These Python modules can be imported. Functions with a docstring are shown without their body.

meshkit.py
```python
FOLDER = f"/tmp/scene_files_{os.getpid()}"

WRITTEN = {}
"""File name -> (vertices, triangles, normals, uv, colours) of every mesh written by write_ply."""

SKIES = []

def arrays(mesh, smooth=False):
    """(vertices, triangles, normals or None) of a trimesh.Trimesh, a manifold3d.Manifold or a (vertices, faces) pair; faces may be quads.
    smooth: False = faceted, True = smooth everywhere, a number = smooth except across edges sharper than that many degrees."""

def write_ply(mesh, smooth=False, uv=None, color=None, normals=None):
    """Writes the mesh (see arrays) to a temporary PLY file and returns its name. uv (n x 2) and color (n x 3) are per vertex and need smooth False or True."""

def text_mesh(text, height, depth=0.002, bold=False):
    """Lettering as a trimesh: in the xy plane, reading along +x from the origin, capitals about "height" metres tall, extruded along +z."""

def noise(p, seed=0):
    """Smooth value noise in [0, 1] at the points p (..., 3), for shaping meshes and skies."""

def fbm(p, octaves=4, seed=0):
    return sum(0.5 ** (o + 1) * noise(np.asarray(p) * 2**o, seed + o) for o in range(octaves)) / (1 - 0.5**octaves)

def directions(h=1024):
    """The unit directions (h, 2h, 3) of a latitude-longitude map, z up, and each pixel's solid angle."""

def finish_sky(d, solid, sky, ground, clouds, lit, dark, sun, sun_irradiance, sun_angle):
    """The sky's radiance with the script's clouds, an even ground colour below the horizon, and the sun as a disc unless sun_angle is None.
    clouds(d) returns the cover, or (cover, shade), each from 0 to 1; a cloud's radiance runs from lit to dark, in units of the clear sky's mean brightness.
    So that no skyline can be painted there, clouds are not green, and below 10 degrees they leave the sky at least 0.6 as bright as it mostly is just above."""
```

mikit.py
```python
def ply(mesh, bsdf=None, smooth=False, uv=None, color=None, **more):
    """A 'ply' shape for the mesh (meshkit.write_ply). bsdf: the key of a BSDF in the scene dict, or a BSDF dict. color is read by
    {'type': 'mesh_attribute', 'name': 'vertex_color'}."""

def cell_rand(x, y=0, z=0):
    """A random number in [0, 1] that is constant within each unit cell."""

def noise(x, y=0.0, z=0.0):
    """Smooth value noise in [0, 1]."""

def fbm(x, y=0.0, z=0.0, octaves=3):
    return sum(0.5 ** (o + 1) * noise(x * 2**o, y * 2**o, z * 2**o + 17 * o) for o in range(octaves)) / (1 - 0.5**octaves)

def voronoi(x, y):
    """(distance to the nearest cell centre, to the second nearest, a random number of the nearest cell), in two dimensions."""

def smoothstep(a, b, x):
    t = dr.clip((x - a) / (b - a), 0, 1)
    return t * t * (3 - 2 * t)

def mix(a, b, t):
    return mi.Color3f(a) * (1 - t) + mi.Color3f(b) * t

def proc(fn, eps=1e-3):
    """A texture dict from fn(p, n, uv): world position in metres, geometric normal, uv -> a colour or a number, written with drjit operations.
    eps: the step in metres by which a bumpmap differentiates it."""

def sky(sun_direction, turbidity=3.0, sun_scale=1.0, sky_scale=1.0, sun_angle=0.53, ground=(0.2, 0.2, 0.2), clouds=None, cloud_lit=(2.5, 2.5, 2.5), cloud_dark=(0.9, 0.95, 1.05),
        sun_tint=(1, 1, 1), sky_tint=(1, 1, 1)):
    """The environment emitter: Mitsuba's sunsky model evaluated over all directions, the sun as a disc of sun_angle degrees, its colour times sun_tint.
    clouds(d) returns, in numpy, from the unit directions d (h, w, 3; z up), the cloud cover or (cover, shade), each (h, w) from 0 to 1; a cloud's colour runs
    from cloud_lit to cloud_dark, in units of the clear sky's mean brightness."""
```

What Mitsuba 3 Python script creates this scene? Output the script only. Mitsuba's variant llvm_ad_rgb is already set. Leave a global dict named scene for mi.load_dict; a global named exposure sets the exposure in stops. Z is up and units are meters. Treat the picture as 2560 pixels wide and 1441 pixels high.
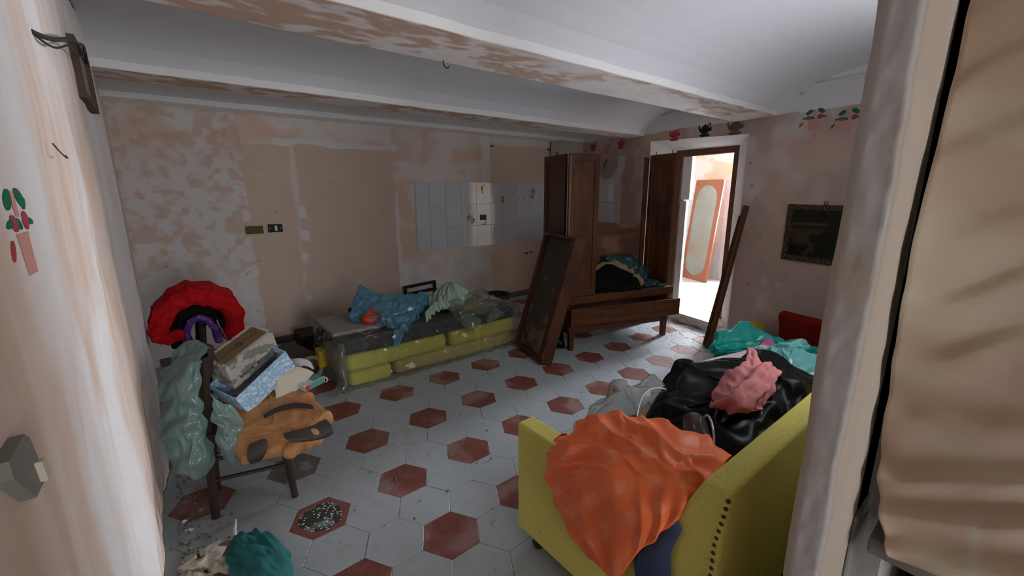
import math, random, numpy as np, trimesh, mitsuba as mi, mikit, meshkit, drjit as dr
import manifold3d as m3
from mikit import proc, noise, fbm, voronoi, cell_rand, smoothstep, mix
T = mi.ScalarTransform4f
scene, labels = {'type': 'scene'}, {}
PI = math.pi
rng = np.random.default_rng(7)

# ------------------------------------------------------------------ camera, lights, exposure
CAM = np.array([0.0, 0.0, 1.5551])
FWD = np.array([0.6099, 0.7609, -0.2222]); UPV = np.array([0.1424, 0.1703, 0.9750])
scene['camera'] = {'type': 'perspective', 'fov': 100.29, 'fov_axis': 'x', 'near_clip': 0.02, 'far_clip': 60.0,
                   'to_world': T().look_at(origin=CAM.tolist(), target=(CAM + FWD).tolist(), up=UPV.tolist())}
exposure = 0.4
SIDE_WINDOW = (14.0, 13.5, 12.5)     # the bright neighbouring space glimpsed through the gap under the ledge
HALL_WINDOW = (11.5, 11.9, 12.5)     # overcast daylight through the window behind the camera
ROOM_WINDOW = (4.6, 4.8, 5.15)        # the window in the front wall, hidden by the pillar
BATH_WINDOW = (110.0, 117.0, 128.0)     # brighter daylight through the narrow window of the room behind the door

# ------------------------------------------------------------------ helpers
COUNT = {}
def numbered(key):
    n = COUNT.get(key, 0); COUNT[key] = n + 1
    return key if n == 0 else '%s_%03d' % (key, n)

def lab(key, label=None, cat=None, group=None, kind=None):
    d = labels.setdefault(key, {})
    for k, v in (('label', label), ('category', cat), ('group', group), ('kind', kind)):
        if v: d[k] = v
    return key

def add(name, mesh, bsdf, parent=None, smooth=False, label=None, cat=None, group=None, kind=None, color=None, uv=None, tw=None, **more):
    key = numbered((parent + '__' if parent else '') + name)
    bsdf = 'mat_' + bsdf if bsdf else bsdf
    d = mesh if isinstance(mesh, dict) else mikit.ply(mesh, bsdf, smooth=smooth, color=color, uv=uv)
    d = dict(d)
    if isinstance(mesh, dict) and bsdf: d['bsdf'] = {'type': 'ref', 'id': bsdf}
    if tw is not None: d['to_world'] = tw
    d.update(more)
    scene[key] = d
    if label or cat or group or kind: lab(key, label, cat, group, kind)
    return key

def thing(name, label, cat, group=None):
    return lab(numbered(name), label, cat, group)

def rgb(*c): return {'type': 'rgb', 'value': list(map(float, c))}
def mat(name, color, rough=0.6, spec=0.4, metal=0.0, bump=None, two=False, sheen=0.0, coat=0.0, coat_gloss=0.5):
    c = color if isinstance(color, dict) else rgb(*color)
    d = {'type': 'principled', 'base_color': c, 'roughness': rough, 'specular': spec}
    if metal: d['metallic'] = metal
    if sheen: d['sheen'] = sheen
    if coat: d['clearcoat'] = coat; d['clearcoat_gloss'] = coat_gloss
    if bump: d = {'type': 'bumpmap', 'arbitrary': bump[0], 'scale': bump[1], 'nested': d}
    if two: d = {'type': 'twosided', 'nested': d}
    scene['mat_' + name] = d
    return name
VC = {'type': 'mesh_attribute', 'name': 'vertex_color'}

def bake(mesh, fn):
    """The colours fn(p, n, uv) of the surface at the mesh's vertices."""
    V, N = np.array(mesh.vertices, np.float32), np.array(mesh.vertex_normals, np.float32)
    c = fn(mi.Point3f(np.ascontiguousarray(V.T)), mi.Normal3f(np.ascontiguousarray(N.T)), None)
    return np.clip(np.array(c).reshape(3, -1).T, 0, 1)
def srgb(r, g, b):
    c = np.array([r, g, b]) / 255.0
    return tuple(np.where(c <= 0.04045, c / 12.92, ((c + 0.055) / 1.055) ** 2.4))

def box(lo, hi, bevel=0.0):
    lo, hi = np.minimum(lo, hi).astype(float), np.maximum(lo, hi).astype(float)
    if not bevel:
        m = trimesh.creation.box(extents=hi - lo); m.apply_translation((lo + hi) / 2); return m
    b = min(bevel, 0.49 * (hi - lo).min()); pts = []
    for ax in range(3):
        l, h = lo.copy() + b, hi.copy() - b
        l[ax] -= b; h[ax] += b
        pts += [[x, y, z] for x in (l[0], h[0]) for y in (l[1], h[1]) for z in (l[2], h[2])]
    return trimesh.convex.convex_hull(np.array(pts))

def frame(o, u, v, w=None):
    """4x4 that sends local x, y, z to the axes u, v, w at o."""
    u, v = np.asarray(u, float), np.asarray(v, float)
    w = np.cross(u, v) if w is None else np.asarray(w, float)
    M = np.eye(4); M[:3, 0], M[:3, 1], M[:3, 2], M[:3, 3] = u, v, w, o
    return M
def moved(mesh, M):
    m = mesh.copy(); m.apply_transform(M); return m
def rotz(a):
    c, s = math.cos(a), math.sin(a); M = np.eye(4); M[0, 0], M[0, 1], M[1, 0], M[1, 1] = c, -s, s, c; return M
def cat_(l): return trimesh.util.concatenate(l)

def tube(pts, r, n=8, closed=False, caps=True):
    p = np.asarray(pts, float); r = np.broadcast_to(np.asarray(r, float), (len(p),))
    t = np.gradient(p, axis=0); t /= np.linalg.norm(t, axis=1, keepdims=True) + 1e-12
    a = np.zeros_like(p); ref = np.array([0, 0, 1.0]) if abs(t[0, 2]) < 0.9 else np.array([1.0, 0, 0])
    for i in range(len(p)):
        ref = ref - t[i] * (ref @ t[i]); ref /= np.linalg.norm(ref) + 1e-12; a[i] = ref
    b = np.cross(t, a); ang = np.arange(n) * 2 * PI / n
    v = p[:, None] + r[:, None, None] * (np.cos(ang)[None, :, None] * a[:, None] + np.sin(ang)[None, :, None] * b[:, None])
    i, j = np.meshgrid(np.arange(len(p) - 1), np.arange(n), indexing='ij')
    q = np.stack([i * n + j, i * n + (j + 1) % n, (i + 1) * n + (j + 1) % n, (i + 1) * n + j], -1).reshape(-1, 4)
    v = v.reshape(-1, 3); f = np.vstack([q[:, [0, 1, 2]], q[:, [0, 2, 3]]])
    if caps:
        k = len(v); v = np.vstack([v, p[:1], p[-1:]]); m = (len(p) - 1) * n
        c0 = np.stack([np.arange(n), np.full(n, k), (np.arange(n) + 1) % n], 1)
        c1 = np.stack([m + np.arange(n), m + (np.arange(n) + 1) % n, np.full(n, k + 1)], 1)
        f = np.vstack([f, c0[:, [0, 2, 1]][:, ::-1] if False else c0, c1])
    m = trimesh.Trimesh(v, f, process=False); m.fix_normals(); return m

def spline(pts, n=40):
    from scipy.interpolate import CubicSpline
    p = np.asarray(pts, float); t = np.r_[0, np.cumsum(np.linalg.norm(np.diff(p, axis=0), axis=1))]
    return CubicSpline(t, p)(np.linspace(0, t[-1], n))

def grid_mesh(P):
    """(n, m, 3) points as an open sheet."""
    n, m = P.shape[:2]; i, j = np.meshgrid(np.arange(n - 1), np.arange(m - 1), indexing='ij')
    q = np.stack([i * m + j, (i + 1) * m + j, (i + 1) * m + j + 1, i * m + j + 1], -1).reshape(-1, 4)
    return P.reshape(-1, 3), np.vstack([q[:, [0, 1, 2]], q[:, [0, 2, 3]]])

def thicken(V, F, t):
    """An open sheet as a closed skin t thick."""
    m = trimesh.Trimesh(V, F, process=False); N = np.array(m.vertex_normals)
    k = len(V); e = np.sort(m.edges, axis=1); u, inv, c = np.unique(e, axis=0, return_inverse=True, return_counts=True)
    be = m.edges[c[inv] == 1]
    side = np.vstack([np.stack([be[:, 1], be[:, 0], be[:, 0] + k], 1), np.stack([be[:, 1], be[:, 0] + k, be[:, 1] + k], 1)])
    return trimesh.Trimesh(np.vstack([V + N * t / 2, V - N * t / 2]), np.vstack([F, F[:, ::-1] + k, side]), process=False)

def hull_spheres(groups, edge=0.02, smooth=10):
    """One smooth closed body: the union of the hulls of the spheres (x, y, z, r) in each group."""
    parts = []
    for g in groups:
        parts.append(m3.Manifold.batch_hull([m3.Manifold.sphere(s[3], 20).translate(s[:3]) for s in g]))
    m = m3.Manifold.batch_boolean(parts, m3.OpType.Add).refine_to_length(edge).to_mesh()
    t = trimesh.Trimesh(m.vert_properties[:, :3], m.tri_verts, process=True)
    if smooth: trimesh.smoothing.filter_taubin(t, iterations=smooth)
    return t

def remesh(t, edge):
    v, f = trimesh.remesh.subdivide_to_size(t.vertices, t.faces, edge); return trimesh.Trimesh(v, f)

def wrinkle(V, F, slack=1.15, iters=120, keep=0.02, bend=0.4, seed=0, push=None, fixed=None, noise_scale=6.0, gravity=0.0, kick=0.004):
    """Buckles a sheet or skin: its edges want to be slack times longer, a weak pull holds it to where it lay. push(V) moves points out of what they touch."""
    V = np.array(V, float); F = np.asarray(F); r = np.random.default_rng(seed)
    e = np.unique(np.sort(np.vstack([F[:, [0, 1]], F[:, [1, 2]], F[:, [2, 0]]]), axis=1), axis=0)
    fs = np.vstack([F[:, [0, 1, 2]], F[:, [1, 2, 0]], F[:, [2, 0, 1]]]); key = np.sort(fs[:, :2], axis=1)
    o = np.lexsort((key[:, 1], key[:, 0])); k = key[o]; same = np.all(k[1:] == k[:-1], axis=1)
    opp = np.stack([fs[o][:-1][same][:, 2], fs[o][1:][same][:, 2]], 1)
    C = np.vstack([e, opp]); L = np.linalg.norm(V[C[:, 0]] - V[C[:, 1]], axis=1)
    mid = (V[C[:, 0]] + V[C[:, 1]]) / 2
    s = 1 + (slack - 1) * (0.4 + 1.2 * meshkit.noise(mid * noise_scale, seed))
    L = L * s; w = np.r_[np.ones(len(e)), np.full(len(opp), bend)]
    V0 = V.copy(); n = len(V)
    m = trimesh.Trimesh(V, F, process=False); N = np.array(m.vertex_normals)
    V += N * (kick * (meshkit.fbm(V * noise_scale * 2, 3, seed) - 0.5) * 4)[:, None] + r.normal(0, kick * 0.15, V.shape)
    deg = np.bincount(C[:, 0], w, n) + np.bincount(C[:, 1], w, n); deg = np.maximum(deg, 1e-9)
    for it in range(iters):
        d = V[C[:, 1]] - V[C[:, 0]]; l = np.linalg.norm(d, axis=1) + 1e-9
        c = d * (0.5 * w * (l - L) / l)[:, None]
        D = np.stack([np.bincount(C[:, 0], c[:, i], n) - np.bincount(C[:, 1], c[:, i], n) for i in range(3)], 1) / deg[:, None]
        V = V + 0.95 * D + keep * (V0 - V)
        if gravity: V[:, 2] -= gravity
        if push is not None: V = push(V)
        if fixed is not None: V[fixed] = V0[fixed]
    return V

def loop(V, F, n=1):
    """Loop subdivision, open borders kept."""
    V, F = np.asarray(V, float), np.asarray(F)
    for _ in range(n):
        k = len(V); E = np.sort(np.vstack([F[:, [0, 1]], F[:, [1, 2]], F[:, [2, 0]]]), axis=1); op = np.r_[F[:, 2], F[:, 0], F[:, 1]]
        U, inv, cnt = np.unique(E, axis=0, return_inverse=True, return_counts=True); inv = inv.ravel()
        so = np.stack([np.bincount(inv, V[op, i], len(U)) for i in range(3)], 1); ends = V[U[:, 0]] + V[U[:, 1]]
        bd = cnt == 1; EV = np.where(bd[:, None], ends / 2, ends * .375 + so * .125)
        val = np.bincount(U.ravel(), minlength=k); nb = np.stack([np.bincount(U[:, 0], V[U[:, 1], i], k) + np.bincount(U[:, 1], V[U[:, 0], i], k) for i in range(3)], 1)
        beta = np.where(val > 3, 3 / (8 * np.maximum(val, 1)), 3 / 16)[:, None]; NV = V * (1 - val[:, None] * beta) + beta * nb
        B = U[bd]; bn = np.bincount(B.ravel(), minlength=k); bs = np.stack([np.bincount(B[:, 0], V[B[:, 1], i], k) + np.bincount(B[:, 1], V[B[:, 0], i], k) for i in range(3)], 1)
        on = bn == 2; NV[on] = V[on] * .75 + bs[on] * .125; NV[(bn > 0) & ~on] = V[(bn > 0) & ~on]
        e = inv.reshape(3, -1) + k
        F = np.vstack([np.stack([F[:, 0], e[0], e[2]], 1), np.stack([F[:, 1], e[1], e[0]], 1), np.stack([F[:, 2], e[2], e[1]], 1), e.T]); V = np.vstack([NV, EV])
    return V, F

def bezier_patch(P, n, m):
    """Control points (a, b, 3) -> (n, m, 3) smooth sheet through them."""
    from scipy.interpolate import CubicSpline
    P = np.asarray(P, float); a, b = P.shape[:2]
    Q = CubicSpline(np.linspace(0, 1, a), P, axis=0)(np.linspace(0, 1, n))
    return CubicSpline(np.linspace(0, 1, b), Q, axis=1)(np.linspace(0, 1, m))

# the slanting wall on the right: RP(s, z, out) is the point s metres along it from the door's right edge, out metres into the room
P0 = np.array([4.521, 1.963, 0.0]); RU = np.array([0.2065, 0.9785, 0.0]); RN = np.array([-0.9785, 0.2065, 0.0])
def RP(s, z, out=0.0): return P0 + RU * s + RN * out + np.array([0, 0, z])
MR = frame(P0, RU, [0, 0, 1.0], -RN)            # local x along the wall, y up, z away from the room
W0 = np.array([2.946, 2.76, 0.0]); WU = np.array([.9616, -.2738, 0.0]); WV = np.array([.2738, .9616, 0.0])
MW = frame(W0, WU, WV)                           # the wardrobe: local x along its front, y into it
# ------------------------------------------------------------------ materials of the room
WHITE = (0.70, 0.69, 0.70); PEACH = (0.58, 0.43, 0.335); ROSE = (0.60, 0.40, 0.31)
def specks(x, y, f, th):
    d, d2, r = voronoi(x * f, y * f)
    return dr.select((r > th) & (d < 0.055), 1.0, 0.0)

def back_color(p, n, uv):
    x, z = p.x, p.z
    wob = 0.05 * (fbm(x * 5, z * 5, 1.0, 3) - 0.5); X, Z = x + wob, z + 0.05 * (fbm(x * 4, z * 6, 9.0, 3) - 0.5)
    wx, wz = fbm(x * 3, z * 3, 4.0, 2), fbm(x * 3, z * 3, 7.0, 2)
    dab = smoothstep(0.40, 0.66, fbm(x * 15 + 2.2 * wx, z * 17 + 2.2 * wz, 2.0, 3))
    dab2 = smoothstep(0.40, 0.68, fbm(x * 3.2 + 1.5 * wz, z * 4.2 + 1.5 * wx, 5.0, 4))
    sponge = mix((0.62, 0.585, 0.57), (0.53, 0.365, 0.27), 0.72 * dab)
    sponge = mix(sponge, (0.55, 0.36, 0.25), 0.55 * smoothstep(1.55, 2.15, Z) * smoothstep(0.35, 0.6, wx))
    sponge = mix(sponge, (0.68, 0.66, 0.66), smoothstep(1.0, 0.55, Z) * 0.75)
    soft = mix((0.66, 0.60, 0.56), (0.60, 0.42, 0.32), 0.85 * dab2)
    flat = mix((0.58, 0.455, 0.36), (0.54, 0.43, 0.345), fbm(x * 4, z * 4, 3.0, 3))
    flat = mix(flat, (0.66, 0.60, 0.55), smoothstep(0.035, 0.01, dr.abs(X - 1.07)) * (0.25 + 0.5 * smoothstep(1.2, 1.9, z)))
    flat = mix(flat, (0.66, 0.62, 0.60), smoothstep(0.06, 0.03, dr.abs(X - 1.12)) * smoothstep(0.55, 0.65, noise(x * 5, z * 9, 2)) * smoothstep(1.9, 1.5, z))
    white = mix((0.69, 0.67, 0.65), (0.62, 0.56, 0.53), smoothstep(0.45, 0.7, fbm(x * 2.5, z * 3.5, 8.0, 3)))
    c = dr.select(X < 0.645 - 0.05 * smoothstep(0.9, 0.5, z), sponge, soft)
    c = mix(c, white, smoothstep(0.9, 0.55, Z) * dr.select((X > 2.1), 1.0, 0.0))
    c = mix(c, (0.68, 0.66, 0.64), dr.select((X > 2.10) & (X < 2.17) & (z < 2.05), 0.75, 0.0) * smoothstep(0.3, 0.55, noise(x * 8, z * 3, 3)))
    c = mix(c, (0.68, 0.66, 0.64), dr.select((dr.abs(Z - 2.03) < 0.035) & (X > 0.9) & (X < 2.2), 0.8, 0.0))
    c = dr.select((X > 0.645) & (X < 2.13) & (Z < 2.01), flat, c)
    c = dr.select((X > 3.38) & (X < 3.52) & (z > 1.5), mix(c, (0.70, 0.67, 0.65), 0.8), c)
    c = dr.select((X > 3.52) & (X < 4.62) & (Z < 2.19), mix((0.62, 0.49, 0.385), (0.585, 0.46, 0.36), wx), c)
    c = dr.select((X > 3.52) & (X < 4.70) & (Z > 2.16), mix(c, (0.70, 0.67, 0.65), 0.7), c)
    c = mix(c, (0.42, 0.36, 0.31), 0.35 * smoothstep(0.52, 0.75, fbm(x * 3, z * 3, 21.0, 4)) * dr.select(z < 0.7, 1.0, 0.0))
    c = mix(c, (0.16, 0.13, 0.11), 0.7 * specks(x, z, 7, 0.93))
    return c
mat('plaster_back', VC, 0.85, 0.15)

def left_color(p, n, uv):
    y, z = p.y, p.z
    w1, w2 = fbm(y * 1.5, z * 1.2, 3.0, 3), fbm(y * 1.5, z * 1.2, 11.0, 3)
    a = smoothstep(0.42, 0.72, fbm(y * 3.6 + 1.5 * w1, z * 1.3 + 1.2 * w2, 6.0, 4))
    b = smoothstep(0.44, 0.70, fbm(y * 7 + 1.5 * w2, z * 2.2 + 1.5 * w1, 16.0, 3))
    c = mix((0.55, 0.415, 0.335), (0.64, 0.605, 0.585), a)
    c = mix(c, (0.55, 0.38, 0.285), 0.6 * b * (1 - a))
    st = smoothstep(0.46, 0.72, fbm(y * 16 + 2 * w1, z * 1.6 + w2, 46.0, 3))
    c = mix(c, (0.66, 0.63, 0.61), 0.30 * st)
    c = mix(c, (0.54, 0.39, 0.30), 0.25 * smoothstep(0.5, 0.72, fbm(y * 11 + 2 * w2, z * 1.4, 56.0, 3)))
    c = mix(c, (0.65, 0.635, 0.63), 0.7 * smoothstep(2.2, 2.7, y + 0.5 * (w1 - 0.5)) * smoothstep(3.75, 3.3, y))
    c = mix(c, (0.64, 0.62, 0.56), smoothstep(0.16, 0.07, z + 0.12 * (fbm(y * 14, z * 14, 1.0, 3) - 0.5)))
    return c
mat('plaster_left', VC, 0.85, 0.15)

def right_color(p, n, uv):
    s = (p.x - 4.521) * 0.2065 + (p.y - 1.963) * 0.9785; z = p.z
    w1, w2 = fbm(s * 2, z * 2, 3.0, 3), fbm(s * 2, z * 2, 13.0, 3)
    a = smoothstep(0.42, 0.66, fbm(s * 2.4 + 2 * w1, z * 2.6 + 2 * w2, 6.0, 4))
    b = smoothstep(0.52, 0.68, fbm(s * 5 + 2 * w2, z * 5 + 2 * w1, 26.0, 3))
    c = mix((0.40, 0.30, 0.255), (0.49, 0.355, 0.29), a)
    c = mix(c, (0.55, 0.50, 0.48), 0.7 * smoothstep(0.54, 0.72, fbm(s * 3.1, z * 2.2, 40.0, 4)))
    c = mix(c, (0.55, 0.33, 0.24), 0.35 * b)
    zl = 2.215 + 0.02 * s - 0.02 * smoothstep(0.5, 0.9, noise(s * 2.2, 0.0, 2.0)) + 0.01 * (w1 - 0.5)
    c = dr.select(z > zl, mix((0.68, 0.67, 0.68), (0.64, 0.62, 0.62), w1), c)
    c = dr.select((s > 1.80) & (s < 2.0) & (z > 1.09) & (z < 1.68), mix(c, (0.68, 0.66, 0.65), 0.6), c)
    c = mix(c, (0.70, 0.68, 0.67), 0.8 * smoothstep(0.09, 0.05, dr.abs(dr.sqrt(dr.square(s - 2.12) + dr.square(z - 1.93)) - 0.30)) * smoothstep(0.3, 0.6, w2) * dr.select(z < 2.0, 1.0, 0.2))
    c = mix(c, (0.20, 0.13, 0.10), 0.6 * specks(s, z, 4, 0.86))
    return c
mat('plaster_right', VC, 0.85, 0.15)

def vault_color(p, n, uv):
    w = fbm(p.x * 1.2, p.y * 2.5, p.z * 3, 3)
    return mix((0.66, 0.66, 0.69), (0.71, 0.71, 0.73), w)
mat('vault_paint', VC, 0.8, 0.2)

def beam_color(p, n, uv):
    w = fbm(p.x * 3, p.y * 5, 3.0, 3)
    smear = smoothstep(0.44, 0.60, fbm(p.x * 7 + p.y * 9 + 1.5 * w, p.y * 17 - p.x * 4 + 1.5 * w, 2.0, 3)) * smoothstep(0.30, 0.50, fbm(p.x * 1.6, p.y * 3, 12.0, 2) + 0.25 - 0.09 * p.x)
    fine = smoothstep(0.5, 0.7, fbm(p.x * 14 + p.y * 20, p.y * 40 - p.x * 9, 5.0, 3))
    under = mix((0.66, 0.62, 0.60), (0.47, 0.315, 0.235), dr.minimum(0.95 * smear + 0.22 * fine, 1.0))
    return dr.select(n.z < -0.6, under, mix((0.77, 0.76, 0.74), (0.72, 0.70, 0.68), w))
mat('beam_paint', VC, 0.8, 0.2)

def pillar_color(p, n, uv):
    y, z, x = p.y, p.z, p.x
    w = fbm(y * 12 + x * 6, z * 3, 2.0, 4)
    jamb = mix((0.57, 0.565, 0.56), (0.52, 0.47, 0.40), smoothstep(0.5, 0.75, fbm(y * 18, z * 5, 6.0, 4)))
    jamb = mix(jamb, (0.57, 0.50, 0.475), 0.7 * smoothstep(0.225, 0.245, y + 0.02 * (w - 0.5)))
    jamb = mix(jamb, (0.54, 0.45, 0.31), 0.7 * smoothstep(0.238, 0.25, y + 0.02 * (w - 0.5)) * smoothstep(0.5, 0.6, noise(0.0, z * 2.3, 5.0)))
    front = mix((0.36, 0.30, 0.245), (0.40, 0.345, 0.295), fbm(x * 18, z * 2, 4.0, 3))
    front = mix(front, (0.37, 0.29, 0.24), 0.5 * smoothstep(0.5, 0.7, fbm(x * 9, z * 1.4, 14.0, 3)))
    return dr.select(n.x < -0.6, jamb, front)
mat('plaster_pillar', VC, 0.8, 0.2)
mat('plaster_plain', (0.66, 0.64, 0.62), 0.85, 0.15)
mat('reveal_white', (0.74, 0.74, 0.74), 0.8, 0.2)
mat('grout', (0.30, 0.31, 0.31), 0.9, 0.1)
mat('dark_gap', (0.02, 0.017, 0.015), 0.9, 0.1)

def gray_tile(p, n, uv):
    w = fbm(p.x * 2.6, p.y * 2.6, 2.0, 3); f = fbm(p.x * 34, p.y * 34, 1.0, 2)
    c = mix((0.315, 0.342, 0.358), (0.385, 0.41, 0.423), w)
    c = mix(c, (0.21, 0.20, 0.18), 0.30 * smoothstep(0.62, 0.84, f * 0.55 + w * 0.55))
    return c * (0.94 + 0.12 * f)
def red_tile(p, n, uv):
    w = fbm(p.x * 7, p.y * 7, 2.0, 3); f = noise(p.x * 60, p.y * 60, 1.0)
    c = mix((0.17, 0.052, 0.038), (0.225, 0.092, 0.076), smoothstep(0.35, 0.7, w))
    return mix(c, (0.32, 0.25, 0.235), 0.32 * smoothstep(0.52, 0.74, w)) * (0.9 + 0.2 * f)
def worn_tile(p, n, uv):
    d = dr.sqrt(dr.square(p.x - TWORN[0]) + dr.square(p.y - TWORN[1])) + 0.03 * (fbm(p.x * 18, p.y * 18, 3.0, 3) - 0.5)
    a, b, r = voronoi(p.x * 85, p.y * 85)
    chip = dr.select((r > 0.72) & (a < 0.34), 1.0, 0.0)
    agg = mix(mix((0.035, 0.04, 0.035), (0.16, 0.20, 0.21), smoothstep(0.45, 0.65, fbm(p.x * 16, p.y * 16, 1.0, 3))), (0.75, 0.72, 0.6), chip)
    return mix(agg, (0.21, 0.07, 0.062), smoothstep(0.092, 0.102, d))
TWORN = (0.387, 1.987)
mat('tile_gray', proc(gray_tile), 0.42, 0.45)
mat('tile_red', proc(red_tile), 0.42, 0.45)
def dusty_tile(p, n, uv):
    return mix(mix((0.105, 0.085, 0.075), (0.17, 0.14, 0.125), fbm(p.x * 9, p.y * 9, 2.0, 4)), (0.28, 0.27, 0.26), 0.7 * smoothstep(0.55, 0.75, fbm(p.x * 16, p.y * 16, 7.0, 4)))
mat('tile_dusty', proc(dusty_tile), 0.6, 0.3)
mat('tile_worn', proc(worn_tile), 0.25, 0.6)
mat('tile_wall', (0.60, 0.62, 0.63), 0.07, 0.55)
mat('tile_wall_b', (0.57, 0.595, 0.605), 0.08, 0.55)
mat('wall_grout', (0.50, 0.51, 0.52), 0.8, 0.2)

def wood(grain):
    def fn(p, n, uv):
        if grain == 'z': a, b, c = p.x * 30 + p.y * 30, p.z * 1.6, p.x * 7 - p.y * 6
        else: a, b, c = p.z * 34, p.x * 1.7 + p.y * 0.6, p.y * 5
        w = fbm(a, b * 1.5, c, 3); v = fbm(p.x * 3, p.y * 3, p.z * 2.2, 3)
        col = mix((0.040, 0.013, 0.0055), (0.135, 0.046, 0.017), w)
        col = mix(col, (0.032, 0.014, 0.009), 0.6 * smoothstep(0.5, 0.68, v))
        return col
    return fn
mat('wood_upright', proc(wood('z')), 0.46, 0.25)
mat('wood_level', proc(wood('x')), 0.46, 0.25)
def raw_board(p, n, uv):
    v = fbm(p.x * 5, p.y * 5, p.z * 5, 4); w = fbm(p.x * 26, p.y * 26, p.z * 3, 2)
    c = mix((0.058, 0.046, 0.036), (0.105, 0.082, 0.064), w)
    return mix(c, (0.24, 0.17, 0.125), 0.8 * smoothstep(0.50, 0.62, v + 0.10 * smoothstep(0.45, 0.15, p.z) - 0.14 * smoothstep(0.3, 0.6, p.z)))
mat('board_raw', proc(raw_board), 0.8, 0.2)
def back_board(p, n, uv):
    v = fbm(p.x * 3.4, p.y * 3.4, p.z * 5, 4); w = fbm(p.x * 4, p.y * 4, p.z * 40, 2)
    c = mix((0.085, 0.034, 0.02), (0.15, 0.065, 0.038), w)
    return mix(c, (0.25, 0.135, 0.09), 0.75 * smoothstep(0.48, 0.66, v))
mat('board_back', proc(back_board), 0.7, 0.25)
mat('chair_wood', (0.028, 0.016, 0.011), 0.4, 0.45)
mat('frame_wood', (0.11, 0.045, 0.022), 0.4, 0.45)
# ------------------------------------------------------------------ the room: floor
HX, A = np.array([0.387, 1.987]), 0.25 / math.sqrt(3); FA = math.radians(1.034)
FP = np.array([math.cos(FA), math.sin(FA)]); FN = np.array([-math.sin(FA), math.cos(FA)])
def hex_mesh(k=0.0009, bev=0.0018, h=0.012):
    ang = np.radians(np.arange(6) * 60) + FA; d = np.stack([np.cos(ang), np.sin(ang), ang * 0], 1)
    top, rim, low = d * (A - k - bev), d * (A - k), d * (A - k)
    v = np.vstack([top, rim + [0, 0, -bev * 0.7], low + [0, 0, -h]])
    f = [[0, i, i + 1] for i in range(1, 5)]
    for o in (0, 6):
        for i in range(6):
            j = (i + 1) % 6; f += [[o + i, o + 6 + i, o + 6 + j], [o + i, o + 6 + j, o + j]]
    return trimesh.Trimesh(v, np.array(f), process=False)
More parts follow.
